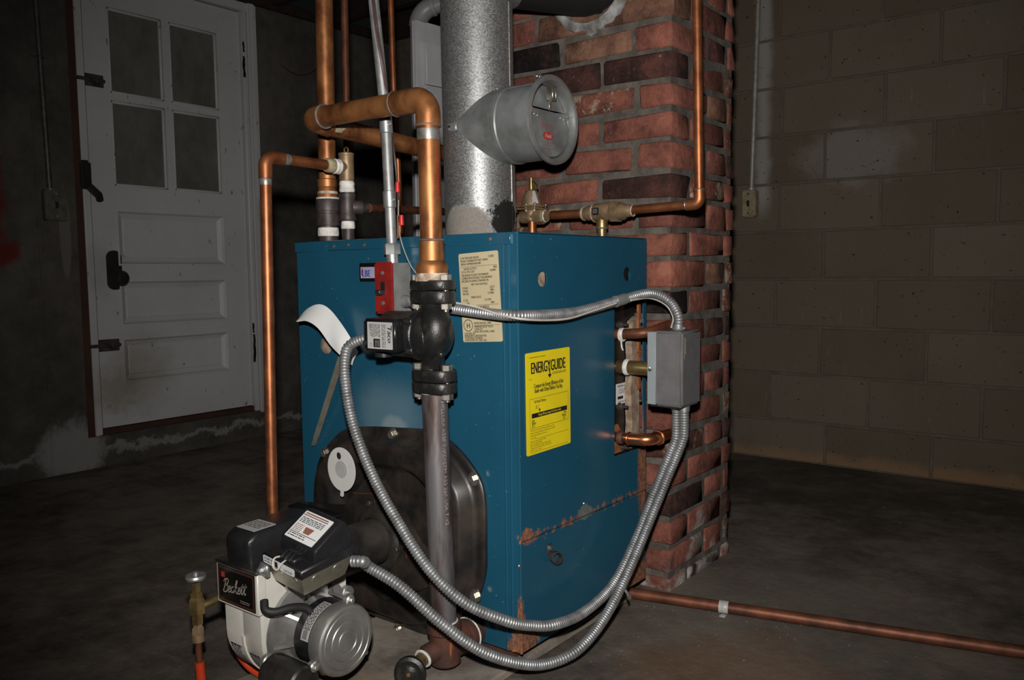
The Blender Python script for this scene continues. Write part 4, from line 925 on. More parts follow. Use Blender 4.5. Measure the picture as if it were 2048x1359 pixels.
hz = [V((HX0+.02, FYB+.06, .075)), V((HX0+.03, FYB+.03, .063)), V((HX0+.07, FYB+.03, .06)), V((HX1+.02, FYB+.05, .06))]
hz = [dep(1.66, 462, 1270), dep(1.66, 475, 1302), dep(1.655, 498, 1333), dep(1.64, 535, 1356), dep(1.62, 590, 1372)]
b = B(); b.tube(crom(hz, 8), .0068, 10); tag(b.build('red_hose', 'orange_plastic'), 'red coated tube curving under the white burner housing', 'hose')

# ================================================================== RETURN RISER, DRAIN COCK, CIRCULATOR
RB = on(1, -.10, 890, 1292); RTp = on(1, -.10, 869, 787)
up_ = (RTp-RB).normalized()
t = thing('return_riser', 'thick rusty steel pipe with tee standing before the boiler below the pump', 'pipe', RB)
b = B(); b.tube([RB+up_*.03, RTp+up_*.02], .0258, 28); b.build('pipe', 'steel_pipe', t)
b = B(); b.lathe([(0, -.035), (.026, -.035), (.031, -.03), (.031, .03), (.035, .034), (.035, .052), (.026, .053)], RB, up_, 28); b.cyl(RB, RB+V((0, .055, 0)), .031, seg=26, bev=.003); b.cyl(RB, RB+V((-.012, -.05, -.004)), .024, .019, seg=22, bev=.003); b.build('tee', 'rusty_iron', t)
b = B(); b.lathe([(.0, 0), (.034, 0), (.036, .008), (.034, .018), (.027, .02), (.027, .055), (0, .055)], RB+V((0, .05, 0)), (0, 1, 0), 26); b.build('nipple', 'rusty_iron', t)
b = B(); b.torus(RB+V((0, .071, 0)), (0, 1, 0), .0345, .0018); b.build('pipe_dope', 'pipe_dope', t)
b = B(); b.torus(RB+up_*.053, up_, .0265, .0022); b.build('pipe_dope', 'pipe_dope', t)
b = B(); b.torus(RTp+up_*.003, up_, .026, .002); b.build('pipe_dope', 'pipe_dope', t)
b = B(); b.cyl(RB+V((-.005, .0, -.03))+V((.028, -.012, 0)), RB+V((.028, -.012, .03)), .004, seg=6); b.build('rust_run', 'rust', t)
# stencilled grade marks running down the pipe
n0 = (CAM-RB); n0.z = 0; n0.normalize(); sd = n0.cross(up_).normalized()
txtd = []
vs, fs = glyphs('HELLUSA A53F T-VZASTM A53 26A USA T-V2', 1, 'LEFT'); kk = .0125
b = B(); wrap = []
for q in vs:
    along = q.x*kk; across = q.y*kk*.9-.004
    th = math.atan2(sd.dot(sd), .0) if False else None
    a0 = .62+across/.0258
    d_ = n0*math.cos(a0)-sd*math.sin(a0)
    wrap.append(RTp-up_*(.012+along)+d_*.0261)
b.add(wrap, fs); b.build('stencil', 'stencil_worn', t, smooth_=False)
# drain cock
t = thing('drain_cock', 'brass drain cock with round black handle at the foot of the riser', 'valve', RB+V((-.014, -.06, -.02)))
p0 = RB+V((-.010, -.05, -.006)); hc = on(1, -.192, 822, 1341); dd = (hc-p0).normalized()
b = B(); b.cyl(p0-dd*.004, hc, .014, seg=18, bev=.002); b.build('stem', 'brass', t)
b = B(); b.torus(p0+dd*.004, dd, .0165, .003); b.build('pipe_dope', 'pipe_dope', t)
hx_ = V((.5, -.8, .12)).normalized(); hc = hc-hx_*.012
b = B(); b.cyl(hc-hx_*.016, hc+hx_*.012, .009, seg=12); b.build('bonnet', 'brass', t)
b = B(); b.lathe([(0, 0), (.022, 0), (.0305, .004), (.0315, .01), (.0305, .016), (.024, .019), (.018, .0175), (.012, .019), (.008, .021), (0, .021)], hc+hx_*.01, hx_, 32); hd = b.build('handle', 'black_cast', t)
b = B(); b.lathe([(0, 0), (.005, 0), (.004, .004), (0, .0045)], hc+hx_*.0305, hx_, 12); b.build('screw', 'brass', hd)

PC = RTp.lerp(on(1, -.1, 865, 580), .0)
def ax(z): f = (z-RTp.z)/(on(1, -.1, 865, 580).z-RTp.z); return RTp.lerp(on(1, -.1, 865, 580), f)
cp_ = thing('circulator_pump', 'black cast-iron circulator pump with motor box between two bolted flanges', 'pump', ax(.585))
def flange(z0, z1, mat, nm):
    c = ax(z0); q = B(); ou = []
    for k in range(36):
        a = 2*math.pi*k/36; x = math.cos(a); y = math.sin(a)
        ou.append((.05*abs(x)**.7*(1 if x > 0 else -1), .031*abs(y)**.9*(1 if y > 0 else -1)))
    def rg(z, s_): cc_ = ax(z); return [cc_+V((x*s_, y*s_, 0)) for x, y in ou]
    q.loft([rg(z0, .96), rg(z0+.003, 1), rg(z1-.003, 1), rg(z1, .96)]); return q.build(nm, mat, cp_, ang=30)
flange(.587, .608, 'black_cast', 'lower_flange'); flange(.610, .633, 'black_cast', 'lower_flange'); flange(.763, .787, 'black_cast', 'upper_flange'); flange(.789, .808, 'black_cast', 'upper_flange')
for sx in (-1, 1):
    for za, zb in ((.58, .641), (.756, .816)):
        q = B(); c = ax(za)+V((sx*.038, -.004, 0)); L_ = zb-za
        q.hexn(c-V((0, 0, .004)), V((0, 0, 1)), .012, .011); q.cyl(c-V((0, 0, .009)), c+V((0, 0, L_)), .0055, seg=10); q.hexn(c+V((0, 0, L_-.008)), V((0, 0, 1)), .012, .011); q.build('flange_bolt', 'zinc_bolt', cp_)
# volute: S-shaped casting with round scroll facing the motor
q = B(); c = ax(.705)
vp = [ax(.605)+V((-.002, 0, 0)), ax(.64)+V((-.006, -.002, 0)), ax(.664)+V((.004, -.008, 0)), ax(.69)+V((.017, -.014, 0)), ax(.72)+V((.019, -.013, 0)), ax(.748)+V((.008, -.005, 0)), ax(.77)]
vr = [.023, .0185, .021, .029, .0315, .026, .025]; rr_ = [q_.x for q_ in crom([V((x_, 0, 0)) for x_ in vr], 6)]
q.tube(crom(vp, 6), rr_, 26)
q.build('volute', 'black_cast', cp_)
q = B(); q.prism([ax(.634)+V((.0, -.018, 0)), ax(.634)+V((.024, -.012, 0)), ax(.66)+V((.032, -.02, 0)), ax(.69)+V((.047, -.02, 0)), ax(.705)+V((.036, -.036, 0)), ax(.67)+V((.016, -.03, 0))], V((-.012, .03, 0))); q.build('web', 'black_cast', cp_)
q = B(); q.lathe([(0, -.035), (.036, -.035), (.046, -.026), (.05, -.01), (.05, .004), (.052, .006), (.052, .018), (.047, .02), (.045, .024), (0, .024)], ax(.70)+V((-.012, 0, 0)), (-1, 0, 0), 36); sc_ = q.build('scroll', 'black_cast', cp_, ang=30)
for a in (35, 145, 215, 325):
    d_ = V((0, math.cos(math.radians(a)), math.sin(math.radians(a)))); q = B(); c0 = ax(.70)+V((-.014, 0, 0))+d_*.049; q.cyl(c0, c0+V((-.02, 0, 0)), .0085, seg=12, bev=.001); q.hexn(c0+V((-.02, 0, 0)), (-1, 0, 0), .005, .005); q.build('lug', 'black_cast', sc_)
q = B(); q.ball(ax(.665)+V((.03, -.012, 0)), .008); q.build('boss', 'black_cast', sc_)
q = B(); c = ax(.70); q.lathe([(0, .03), (.044, .03), (.046, .034), (.046, .118), (.04, .124), (0, .125)], c, (-1, 0, 0), 32); q.build('motor_shell', 'dusty_black', cp_)
q = B(); q.lathe([(0, .0), (.018, 0), (.018, .012), (0, .013)], c+V((-.12, -.02, -.035)), (0, 0, -1), 20); q.build('motor_foot', 'black_plastic', cp_)
bx0, bx1, by0, by1, bz0, bz1 = -.266, -.174, -.166, -.115, .668, .733
q = B(); q.box((bx0, by0, bz0), (bx1, by1, bz1), .005, 3); wb_ = q.build('wiring_box', 'black_gloss', cp_)
q = B(); q.box((bx1-.002, by0+.008, bz0+.004), (bx1+.02, by1+.03, bz1-.006), .004, 2); q.build('terminal_neck', 'black_gloss', cp_)
q = B(); q.lathe([(0, 0), (.005, 0), (.0045, .0015), (0, .002)], (bx0+.007, by0, .685), (0, -1, 0), 12); q.build('screw', 'dusty_black', wb_)
s = Sheet('pump_label', 'label_silver', wb_, (bx1-.006, by0-.0004, bz1-.006), (0, 0, -1), (1, 0, 0), .053, .07, r=.0015)
s.text('Taco', .006, .0125, .0165, 1.0, slant=.2, bold=.0007); s.rect(.006, .0005, .013, .0025); greek(s, .004, .019, .05, .031, 3, .0025, 'ink', 2); greek(s, .004, .034, .03, .064, 8, .0026, 'ink', 5); s.rect(.033, .034, .05, .053); greek(s, .036, .036, .048, .05, 4, .0016, 'label_silver', 9); s.ring(.045, .06, .0035, .0008); s.ring(.008, .062, .003, .0008)
if 'label_silver' in s.ink: s.ink['label_silver'].v = [p+s.N*.0003 for p in s.ink['label_silver'].v]
s.done()

# ---- copper supply from the pump up, over to the left and back behind the flue
sp_ = thing('supply_pipe', 'bright copper pipe rising from the pump, bending left and then back', 'pipe', ax(.81))
UT = on(1, -.1, 846, 196); zt = 1.157
top_ = V((ax(.81).x-.003, -.1, zt)); lf = V((-.492, -.1, zt+.002)); bk = V((-.503, .62, zt-.042))
q = B(); q.cyl(ax(.846), top_-V((0, 0, .045)), .0218, seg=26); q.build('riser', 'copper_bright', sp_)
q = B(); q.lathe([(0, .808), (.033, .808), (.031, .82), (.0315, .835), (.028, .842), (.0245, .846), (.0245, .883), (.0225, .885)], V((ax(.846).x, ax(.846).y, 0)), (0, 0, 1), 28); q.build('adapter', 'copper_bright', sp_)
q = B(); q.torus(V((ax(.846).x, ax(.846).y, .886)), (0, 0, 1), .0235, .0022); q.torus(V((top_.x, top_.y, zt-.052)), (0, 0, 1), .0245, .0018); q.build('solder_joint', 'solder', sp_)
q = B(); q.lathe([(.0222, 0), (.0224, .001), (.0224, .02), (.0222, .021)], V((top_.x, top_.y, zt-.08)), (0, 0, 1), 26); q.build('solder_smear', 'solder', sp_)
q = B(); q.lathe([(0, 0), (.034, 0), (.033, .012), (.029, .019), (.025, .02), (0, .02)], V((ax(.81).x, ax(.81).y, .806)), (0, 0, 1), 24); q.build('pipe_dope', 'crust', sp_)
q = B(); q.tube([p for p in (top_+V((-.06, 0, 0)), lf+V((.04, 0, 0)))], .0218, 26); q.build('cross_pipe', 'copper_bright', sp_)
q = B(); el = fillet([top_-V((0, 0, .055)), top_, top_-V((.085, 0, 0))], .032, 10); q.tube(el, .0245, 26); q.build('elbow', 'copper_bright', sp_)
q = B(); q.torus(top_-V((.087, 0, 0)), (1, 0, 0), .0235, .0022); q.build('solder_joint', 'solder', sp_)
el = fillet([lf+V((.05, 0, 0)), lf, lf+V((.0, .055, -.008))], .03, 10); q = B(); q.tube(el, .0245, 26); q.build('elbow', 'copper_bright', sp_)
q = B(); q.torus(lf+V((.051, 0, 0)), (1, 0, 0), .0242, .0025); q.build('solder_joint', 'solder', sp_)
q = B(); q.tube([lf+V((0, .045, -.0065)), bk], .0218, 24); q.build('back_pipe', 'copper_bright', sp_)
q = B(); d_ = (bk-lf).normalized(); q.lathe([(.022, 0), (.0252, .003), (.0248, .02), (.0228, .032), (.022, .036)], lf+d_*.056, d_, 18); q.build('flux_crust', 'patina', sp_)
# printed size marks on the riser
b = B(); vs, fs = glyphs('USA DRAINDWV ASTM B306 DRAIN', 1, 'LEFT'); kk = .011; wrap = []
n0 = (CAM-top_); n0.z = 0; n0.normalize(); sd = n0.cross(V((0, 0, 1)))
for g in vs:
    a0 = .72+(g.y*kk-.003)/.0218; d_ = n0*math.cos(a0)-sd*math.sin(a0); zz = zt-.085-g.x*kk*.62
    f = (zz-.846)/(zt-.846); c = ax(.846).lerp(top_, f); wrap.append(V((c.x, c.y, zz))+d_*.02205)
b.add(wrap, fs); b.build('stencil', 'ink_red', sp_, smooth_=False)

# ---- main copper riser at the left rear with black union
YM = .03; m0, m1 = on(1, YM, 657, 480), on(1, YM, 647, -60); m1 = upto(m0, m1)
mr = thing('main_riser', 'tall thick copper pipe on a black iron union at the left of the boiler top', 'pipe', V((m0.x, YM, ZJ)))
def mz(y): return on(1, YM, 655, y).z
def ml(z): f = (z-m0.z)/(m1.z-m0.z); return m0.lerp(m1, f)
q = B(); q.tube([ml(mz(372)), m1], .0205, 26); q.build('pipe', 'copper_bright', mr)
q = B(); q.lathe([(0, mz(396)), (.025, mz(396)), (.0235, mz(384)), (.021, mz(376)), (.023, mz(374)), (.0235, mz(360)), (.021, mz(358))], V((ml(1.02).x, YM, 0)), (0, 0, 1), 24); q.build('adapter', 'copper_bright', mr)
q = B(); q.torus(V((ml(1.02).x, YM, mz(397))), (0, 0, 1), .0255, .0025); q.build('pipe_dope', 'pipe_dope', mr)
q = B(); q.lathe([(.0238, 0), (.0242, .003), (.0238, .008)], V((ml(1.02).x, YM, mz(390))), (0, 0, 1), 20); q.build('pipe_dope', 'crust', mr)
q = B(); q.lathe([(.0245, -.004), (.0255, .002), (.0245, .016)], V((ml(.94).x, YM, mz(469))), (0, 0, 1), 22); q.build('pipe_dope', 'pipe_dope', mr)
q = B(); xx = ml(.97).x
q.lathe([(0, mz(452)), (.0275, mz(452)), (.0285, mz(448)), (.0285, mz(428)), (.0265, mz(427)), (.0265, mz(423)), (.0285, mz(422)), (.0285, mz(402)), (.0265, mz(398)), (0, mz(398))], V((xx, YM, 0)), (0, 0, 1), 24); q.build('union', 'black_iron', mr)
q = B(); q.cyl((xx, YM, ZJ-.003), (xx, YM, mz(452)), .0235, seg=24); q.build('nipple', 'black_iron', mr)

# ---- relief valve with its discharge pipe
rv = on(1, YM, 693, 335); rx_ = rv.x
rl = thing('relief_valve', 'bronze pressure relief valve with test lever on a black nipple', 'valve', V((rx_, YM, ZJ)))
def rz(y): return on(1, YM, 693, y).z
q = B(); q.lathe([(0, rz(362)), (.0165, rz(362)), (.0175, rz(358)), (.0175, rz(312)), (.0185, rz(311)), (.0185, rz(307)), (.015, rz(305)), (0, rz(304))], (rx_, YM, 0), (0, 0, 1), 24); q.build('body', 'bronze', rl)
q = B(); q.tube([(rx_-.005, YM-.0, rz(306)), (rx_-.006, YM, rz(297)), (rx_+.001, YM, rz(294)), (rx_+.007, YM, rz(297)), (rx_+.006, YM, rz(306))], .0022, 8); q.build('test_lever', 'brass', rl)
q = B(); q.cyl((rx_, YM, rv.z), (rx_, YM-.04, rv.z), .0145, seg=20, bev=.002); q.build('outlet', 'bronze', rl)
q = B(); q.lathe([(.0165, 0), (.0185, .004), (.017, .014), (.0182, .02), (.0165, .026)], (rx_, YM, rz(385)), (0, 0, 1), 20); q.build('pipe_dope', 'pipe_dope', rl)
q = B(); q.cyl((rx_, YM, ZJ-.002), (rx_, YM, rz(362)), .0148, seg=20); q.lathe([(0, rz(442)), (.019, rz(442)), (.021, rz(438)), (.0185, rz(430)), (.0185, rz(397)), (.0205, rz(392)), (.0195, rz(387)), (0, rz(386))], (rx_, YM, 0), (0, 0, 1), 22); q.build('nipple', 'black_iron', rl)
q = B(); q.lathe([(.015, 0), (.0165, .002), (.016, .014), (.015, .018)], (rx_, YM, rz(458)), (0, 0, 1), 20); q.build('thread_seal', 'pipe_dope', rl)
q = B(); cz = rz(415); q.lathe([(0, 0), (.013, 0), (.0165, .012), (.0165, .026), (.012, .03), (.0115, .042), (0, .043)], (rx_+.012, YM, cz), (.35, 1, 0), 18); q.build('branch', 'black_iron', rl)
# discharge
dEl = V((rx_, -.19, rv.z+.002)); dB = V((rx_-.012, -.185, .09))
best = min(((on(0, rx_, 532, 322)-V((rx_, y_, rv.z))).length, y_) for y_ in [i_*-.005 for i_ in range(20, 60)]); dEl.y = best[1]
dB = dep((dEl-CAM).dot(FW)+.03, 547, 1130)
ds = thing('discharge_pipe', 'slim copper discharge pipe running down left of the boiler from the relief valve', 'pipe', dB)
q = B(); q.tube([dEl+V((0, .035, 0)), V((rx_, YM-.03, rv.z))], .0118, 18); q.build('horizontal_run', 'copper', ds)
q = B(); q.tube([dEl+(dB-dEl).normalized()*.035, dB], .0122, 20); q.build('drop', 'copper', ds)
q = B(); q.tube(fillet([dEl+(dB-dEl).normalized()*.045, dEl, dEl+V((0, .045, 0))], .02, 10), .0145, 20); q.build('elbow', 'copper', ds)
q = B(); q.lathe([(.0125, 0), (.0128, .002), (.0128, .012), (.0125, .014)], dEl+V((0, .046, 0)), (0, 1, 0), 18); d_ = (dB-dEl).normalized(); q.lathe([(.0125, 0), (.0131, .002), (.0128, .012), (.0124, .014)], dEl+d_*.046, d_, 18); q.build('solder_joint', 'solder', ds)
q = B(); q.lathe([(0, 0), (.0155, 0), (.0165, .006), (.0165, .018), (.014, .022), (0, .022)], V((rx_, YM-.04, rv.z)), (0, -1, 0), 18); q.build('adapter', 'patina', ds)
q = B(); q.lathe([(.015, 0), (.018, .003), (.017, .01), (.0175, .014), (.0145, .018)], V((rx_, YM-.022, rv.z)), (0, -1, 0), 18); q.build('pipe_dope', 'pipe_dope', ds)
# slim copper lines behind
for nm, lab, p, r, mt in (('copper_line', 'slim dull copper tube rising just right of the thick main copper pipe', [upto(dep(2.4, 694, 280), dep(2.4, 688, -40)), dep(2.4, 694, 280), dep(2.45, 699, 560)], .0108, 'copper_dull'),
                          ('copper_line', 'slim shiny copper tube rising right of the slanting steel conduit', [upto(dep(2.3, 789, 240), dep(2.3, 780, -40)), dep(2.3, 789, 240), dep(2.32, 796, 330), dep(2.36, 803, 560)], .0086, 'copper')):
    q = B(); q.tube(p, r, 14); tag(q.build(nm, mt), lab, 'pipe', 'slim copper tubes behind the boiler')
pA, pB_ = V((rx_+.027, YM+.042, cz)), dep(2.45, 900, 424)
q = B(); q.tube([pA, pB_], .0105, 14); tag(q.build('copper_line', 'copper_dull'), 'short copper tube running right behind the pipes just above the boiler top', 'pipe', 'slim copper tubes behind the boiler')

# ---- steel conduit with couplings, red switch
em = thing('steel_conduit', 'galvanised steel conduit with couplings coming down to the red switch box', 'conduit', on(1, -.03, 786, 520))
e0, e1, e2 = on(1, -.03, 785, 520), on(1, -.03, 771, 232), dep(1.74, 744, -30); e2 = upto(e1, e2)
q = B(); q.tube(fillet([e0, e1, e2], .3, 8), .0113, 18); q.build('tube', 'emt', em)
d1_ = (e1-e0).normalized()
for (y, L_) in ((247, .042), (398, .036)):
    c = e0.lerp(e1, (520-y)/(520-232)); q = B(); q.cyl(c-d1_*L_/2, c+d1_*L_/2, .0138, seg=20, bev=.0015); k = q.build('coupling', 'zinc', em)
    q = B(); n0 = (CAM-c).normalized(); q.cyl(c+n0*.012+RT*.006, c+n0*.019+RT*.009, .003, seg=8); q.build('set_screw', 'zinc', k)
q = B(); q.hexn(e0+d1_*.012, d1_, .0185, .024, .2); q.cyl(e0-d1_*.006, e0+d1_*.014, .0135, seg=16); q.build('connector', 'zinc', em)
sx0, sx1, sz0, sz1 = -.342, -.286, .736, .846
sw = thing('red_switch', 'red emergency switch plate on a grey steel box fixed to the boiler front', 'switch', (-.29, -.03, .735))
q = B(); q.box((sx0+.003, -.056, sz0+.002), (sx1+.0, -.003, sz1-.002), .003, 2); bxs = q.build('box', 'box_steel', sw)
q = B(); q.box((sx0, -.062, sz0), (sx1+.001, -.054, sz1), .004, 2); pl = q.build('cover_plate', 'red_paint', sw)
sc0 = V(((sx0+sx1)/2, -.062, (sz0+sz1)/2))
q = B(); q.box(sc0+V((-.0065, -.0006, -.013)), sc0+V((.0065, .003, .013))); q.box(sc0+V((-.012, -.013, -.015)), sc0+V((.003, .001, -.003)), .002); q.build('toggle', 'black_plastic', pl)
for dz in (-.032, .032):
    q = B(); q.lathe([(0, 0), (.0045, 0), (.004, .0018), (0, .0024)], sc0+V((0, 0, dz)), (0, -1, 0), 12); q.build('screw', 'zinc', pl)
q = B(); q.lathe([(0, 0), (.012, 0), (.014, .003), (.014, .009), (.0125, .012), (.0115, .022), (0, .022)], (sx1, -.03, .762), (1, 0, 0), 18); q.build('cable_connector', 'zinc', sw)

# thermostat wire taped down the conduit, with two red caps
wt_ = upto(dep(1.73, 764, 130), dep(1.72, 744, -30), 2.2)
tw = thing('thermostat_wire', 'thin brown and grey wire taped down the steel conduit with red caps', 'wire', on(1, -.06, 800, 470))
def ew(x, y, o=.016): return dep((on(1, -.03, 780, 300)-CAM).dot(FW)-o, x, y)
q = B(); q.tube(crom([wt_, dep(1.72, 741, -30), dep(1.72, 752, 60), dep(1.73, 764, 130), dep(1.76, 774, 190), dep(1.79, 782, 240), ew(788, 300, .004), ew(793, 350, .004), ew(797, 400)], 6), .0022, 6); q.tube(crom([dep(1.72, 745, -30), dep(1.72, 756, 60), dep(1.73, 767, 130), dep(1.76, 776, 190)], 6), .0018, 6); q.build('brown_cable', 'wire_brown', tw)
q = B(); q.tube(crom([ew(797, 400), ew(797, 450), ew(802, 480), ew(812, 510), ew(824, 535), ew(838, 552)], 6), .0016, 6); q.build('grey_lead', 'conduit_pale', tw)
q = B(); q.tube([ew(796, 430), ew(796.5, 476)], .0022, 6); q.build('bare_copper', 'copper_fresh', tw)
for (x, y) in ((795, 374), (803, 440)):
    q = B(); c = ew(x, y); q.cyl(c-V((0, 0, .011)), c+V((0, 0, .011)), .0055, .0045, seg=10, bev=.001); q.build('red_cap', 'red_plastic', tw)

# ================================================================== FLUE AND DAMPER
FC = dep(2.06, 961, 300); FX, FYc = -.352, .312; FR = .0885
fu = thing('flue_pipe', 'spangled galvanised smoke pipe rising from the boiler top and turning into the chimney', 'pipe', (FX, FYc, ZJ))
ep = fillet([V((FX, FYc, ZJ-.002)), V((FX-.006, FYc, TC.z)), V((TC.x, CY0+.03, TC.z))], .095, 6)
q = B(); q.tube(ep[:2], FR, 56); q.build('straight_pipe', 'galvanised', fu)
q = B(); q.tube(ep[1:-1], FR+.0015, 48); q.build('elbow', 'galvanised', fu, ang=10)
q = B(); q.tube(ep[-2:], FR+.0005, 48); q.build('smoke_pipe', 'shade_black', fu)  # run into the chimney, coloured black to look shaded
q = B(); sdv = (V((FX, FYc, 0))-V((CAM.x, CAM.y, 0))).normalized().cross(V((0, 0, 1))); ps = V((FX, FYc, 0))+sdv*FR*.88-(V((FX, FYc, 0))-V((CAM.x, CAM.y, 0))).normalized()*FR*.48
q.tube([ps+V((0, 0, ZJ)), ps+V((-.006, 0, 1.5))], .002, 6); q.build('seam', 'galvanised', fu)
DZ = 1.17; DX = -.135; DR = .089
dm = thing('draft_damper', 'round galvanised barometric draft damper sticking out of the smoke pipe', 'damper', (DX, FYc, DZ-.1))
q = B(); q.lathe([(DR, 0), (DR, .105), (DR+.0025, .108), (DR+.0025, .118), (DR, .121), (DR, FX*-1+DX-.0)], (FX, FYc, DZ), (1, 0, 0), 64); q.build('collar', 'damper_zinc', dm)
q = B(); q.lathe([(DR-.001, .0), (DR+.008, .0), (DR+.013, .003), (DR+.012, .008), (DR+.005, .011), (DR, .008), (DR-.002, .0), (DR-.004, -.012), (DR-.004, -.03)], (DX, FYc, DZ), (1, 0, 0), 64); q.build('rim', 'zinc', dm)
# hinged gate: two plates meeting at a fold above centre
hz_ = DZ+.03; gr = DR-.0065
def gate(sel, y0):
    return [(math.cos(a)*gr, math.sin(a)*gr) for a in [2*math.pi*k/72 for k in range(72)] if sel(math.sin(a)*gr)]
lowp = sorted([p for p in gate(lambda z: z <= .026, 0)], key=lambda p: math.atan2(p[1]+.03, p[0])); 
q = B(); plate(q, [(x, z) for x, z in lowp], [], .0015, (DX-.008, FYc, DZ), (0, 1, 0), (-.03, 0, 1)); gt = q.build('gate', 'damper_zinc', dm, smooth_=False)
up2 = sorted(gate(lambda z: z >= .026, 0), key=lambda p: math.atan2(p[1], p[0]))
q = B(); plate(q, [(x, z) for x, z in up2], [], .0015, (DX-.0132, FYc, DZ), (0, 1, 0), (-.16, 0, 1)); q.build('gate_upper', 'damper_zinc', dm, smooth_=False)
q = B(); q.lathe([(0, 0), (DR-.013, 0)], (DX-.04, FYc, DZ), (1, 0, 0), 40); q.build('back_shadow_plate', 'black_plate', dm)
q = B(); wt = V((DX-.008, FYc+.005, DZ+.062)); q.box(wt+V((-.004, -.008, -.016)), wt+V((.014, -.005, .016)), .001); q.box(wt+V((-.004, .005, -.016)), wt+V((.014, .008, .016)), .001); q.box(wt+V((.011, -.008, -.016)), wt+V((.014, .008, -.012)), .001); q.box(wt+V((.011, -.008, .012)), wt+V((.014, .008, .016)), .001); q.box(wt+V((-.001, -.004, -.038)), wt+V((.002, .004, -.014)), .0005); q.build('weight_bracket', 'zinc_bolt', dm)
for (y, z) in ((-.06, .008), (-.047, .006), (.045, .012), (.058, .01)):
    q = B(); q.ball((DX-.006, FYc+y, DZ+z), .0028, seg=8); q.build('rivet', 'zinc', gt)
q = B(); q.tube([(DX-.004, FYc-gr+.003, DZ+.03), (DX+.002, FYc-gr+.004, DZ+.018), (DX-.002, FYc-gr+.006, DZ+.006), (DX-.002, FYc-gr+.002, DZ-.002)], .0022, 6); q.build('hinge_wire', 'copper_dull', dm)
q = B(); q.prism([(DX-.004, FYc+gr-.002, DZ+.02), (DX-.004, FYc+gr-.012, DZ+.01), (DX-.004, FYc+gr-.011, DZ), (DX-.004, FYc+gr-.002, DZ-.012)], (.003, 0, 0)); q.build('stop_tab', 'zinc', dm)
s = Sheet('gate_print', 'damper_zinc', gt, (DX-.0065, FYc-.036, DZ-.006), (0, 1, 0), (-.03, 0, 1), .066, .06, th=.0003, r=.002); KS = 1.3; s_P = s.P; s.P = lambda x, y, z=0: s_P(x*KS, y*KS, z)
s.ring(.006, .006, .0048, .0008, 'ink_red'); s.ring(.018, .007, .0045, .0008, 'ink_red'); s.text('U', .0045, .008, .006, mat='ink_red'); s.text('L', .0165, .009, .006, mat='ink_red'); greek(s, .025, .003, .036, .009, 3, .0016, 'ink_red', 2); greek(s, .042, .005, .049, .011, 2, .0016, 'ink_red', 7)
el_ = [(.022+.0155*math.cos(2*math.pi*k/28), .023+.0072*math.sin(2*math.pi*k/28)) for k in range(28)]; s.poly(el_, 'ink_red')
s.text('Field', .022, .0265, .0105, .95, 'CENTER', 'label_silver', slant=.2, bold=.0003); s.ink['label_silver'].v = [p+s.N*.0004 for p in s.ink['label_silver'].v]
for k, (a, c_) in enumerate(((.004, .042), (.01, .036), (.009, .036))): greek(s, a, .034+.005*k, c_, .036+.005*k, 1, .002, 'ink_brown', 11+k)
s.done()
# strap ear with screw on the flue, clamp screw at the rim, top lap seam
ap = on(1, FYc-FR-.003, 913, 249)
apd = V((-.25, -1, 0)).normalized(); q = B(); a_c = V((FX-.012, FYc-FR*.992, DZ)); q.box((a_c.x-.012, a_c.y-.005, a_c.z-.011), (a_c.x+.016, a_c.y+.001, a_c.z+.011), .003, 1); er = q.build('strap_ear', 'damper_zinc', dm)
q = B(); q.bolt(a_c+V((-.004, -.004, 0)), (0, -1, 0), .0035, .003); q.build('screw', 'dusty_black', er)
q = B(); tp = V((DX-.012, FYc-.02, DZ+DR-.001)); q.box(tp+V((-.012, -.002, 0)), tp+V((.0, .0, .014)), .001); q.box(tp+V((-.012, .016, 0)), tp+V((.0, .018, .014)), .001); q.cyl(tp+V((-.006, -.012, .009)), tp+V((-.006, .034, .009)), .0025, seg=8); q.ball(tp+V((-.006, -.011, .009)), .0055, seg=10); q.build('clamp_screw', 'zinc_bolt', dm)
q = B(); 
for k in range(1): 
    pts = [V((x, FYc+math.cos(a)*(DR+.001), DZ+math.sin(a)*(DR+.001))) for a in [math.radians(w_) for w_ in (100, 106, 112, 118)] for x in (FX+.05, DX-.004)]
q.add(pts, [(0, 1, 3, 2), (2, 3, 5, 4), (4, 5, 7, 6)]); q.v += [V((p.x, FYc+(p.y-FYc)*.985, DZ+(p.z-DZ)*.985)) for p in pts]; q.f += [(8, 10, 11, 9), (10, 12, 13, 11), (12, 14, 15, 13), (0, 2, 10, 8), (2, 4, 12, 10), (4, 6, 14, 12), (6, 7, 15, 14), (0, 8, 9, 1)]
q.build('lap_seam', 'damper_zinc', dm)
q = B(); a = math.radians(112); q.ball((FX+.085, FYc+math.cos(a)*(DR+.002), DZ+math.sin(a)*(DR+.002)), .0035, seg=8); q.build('rivet', 'zinc', dm)

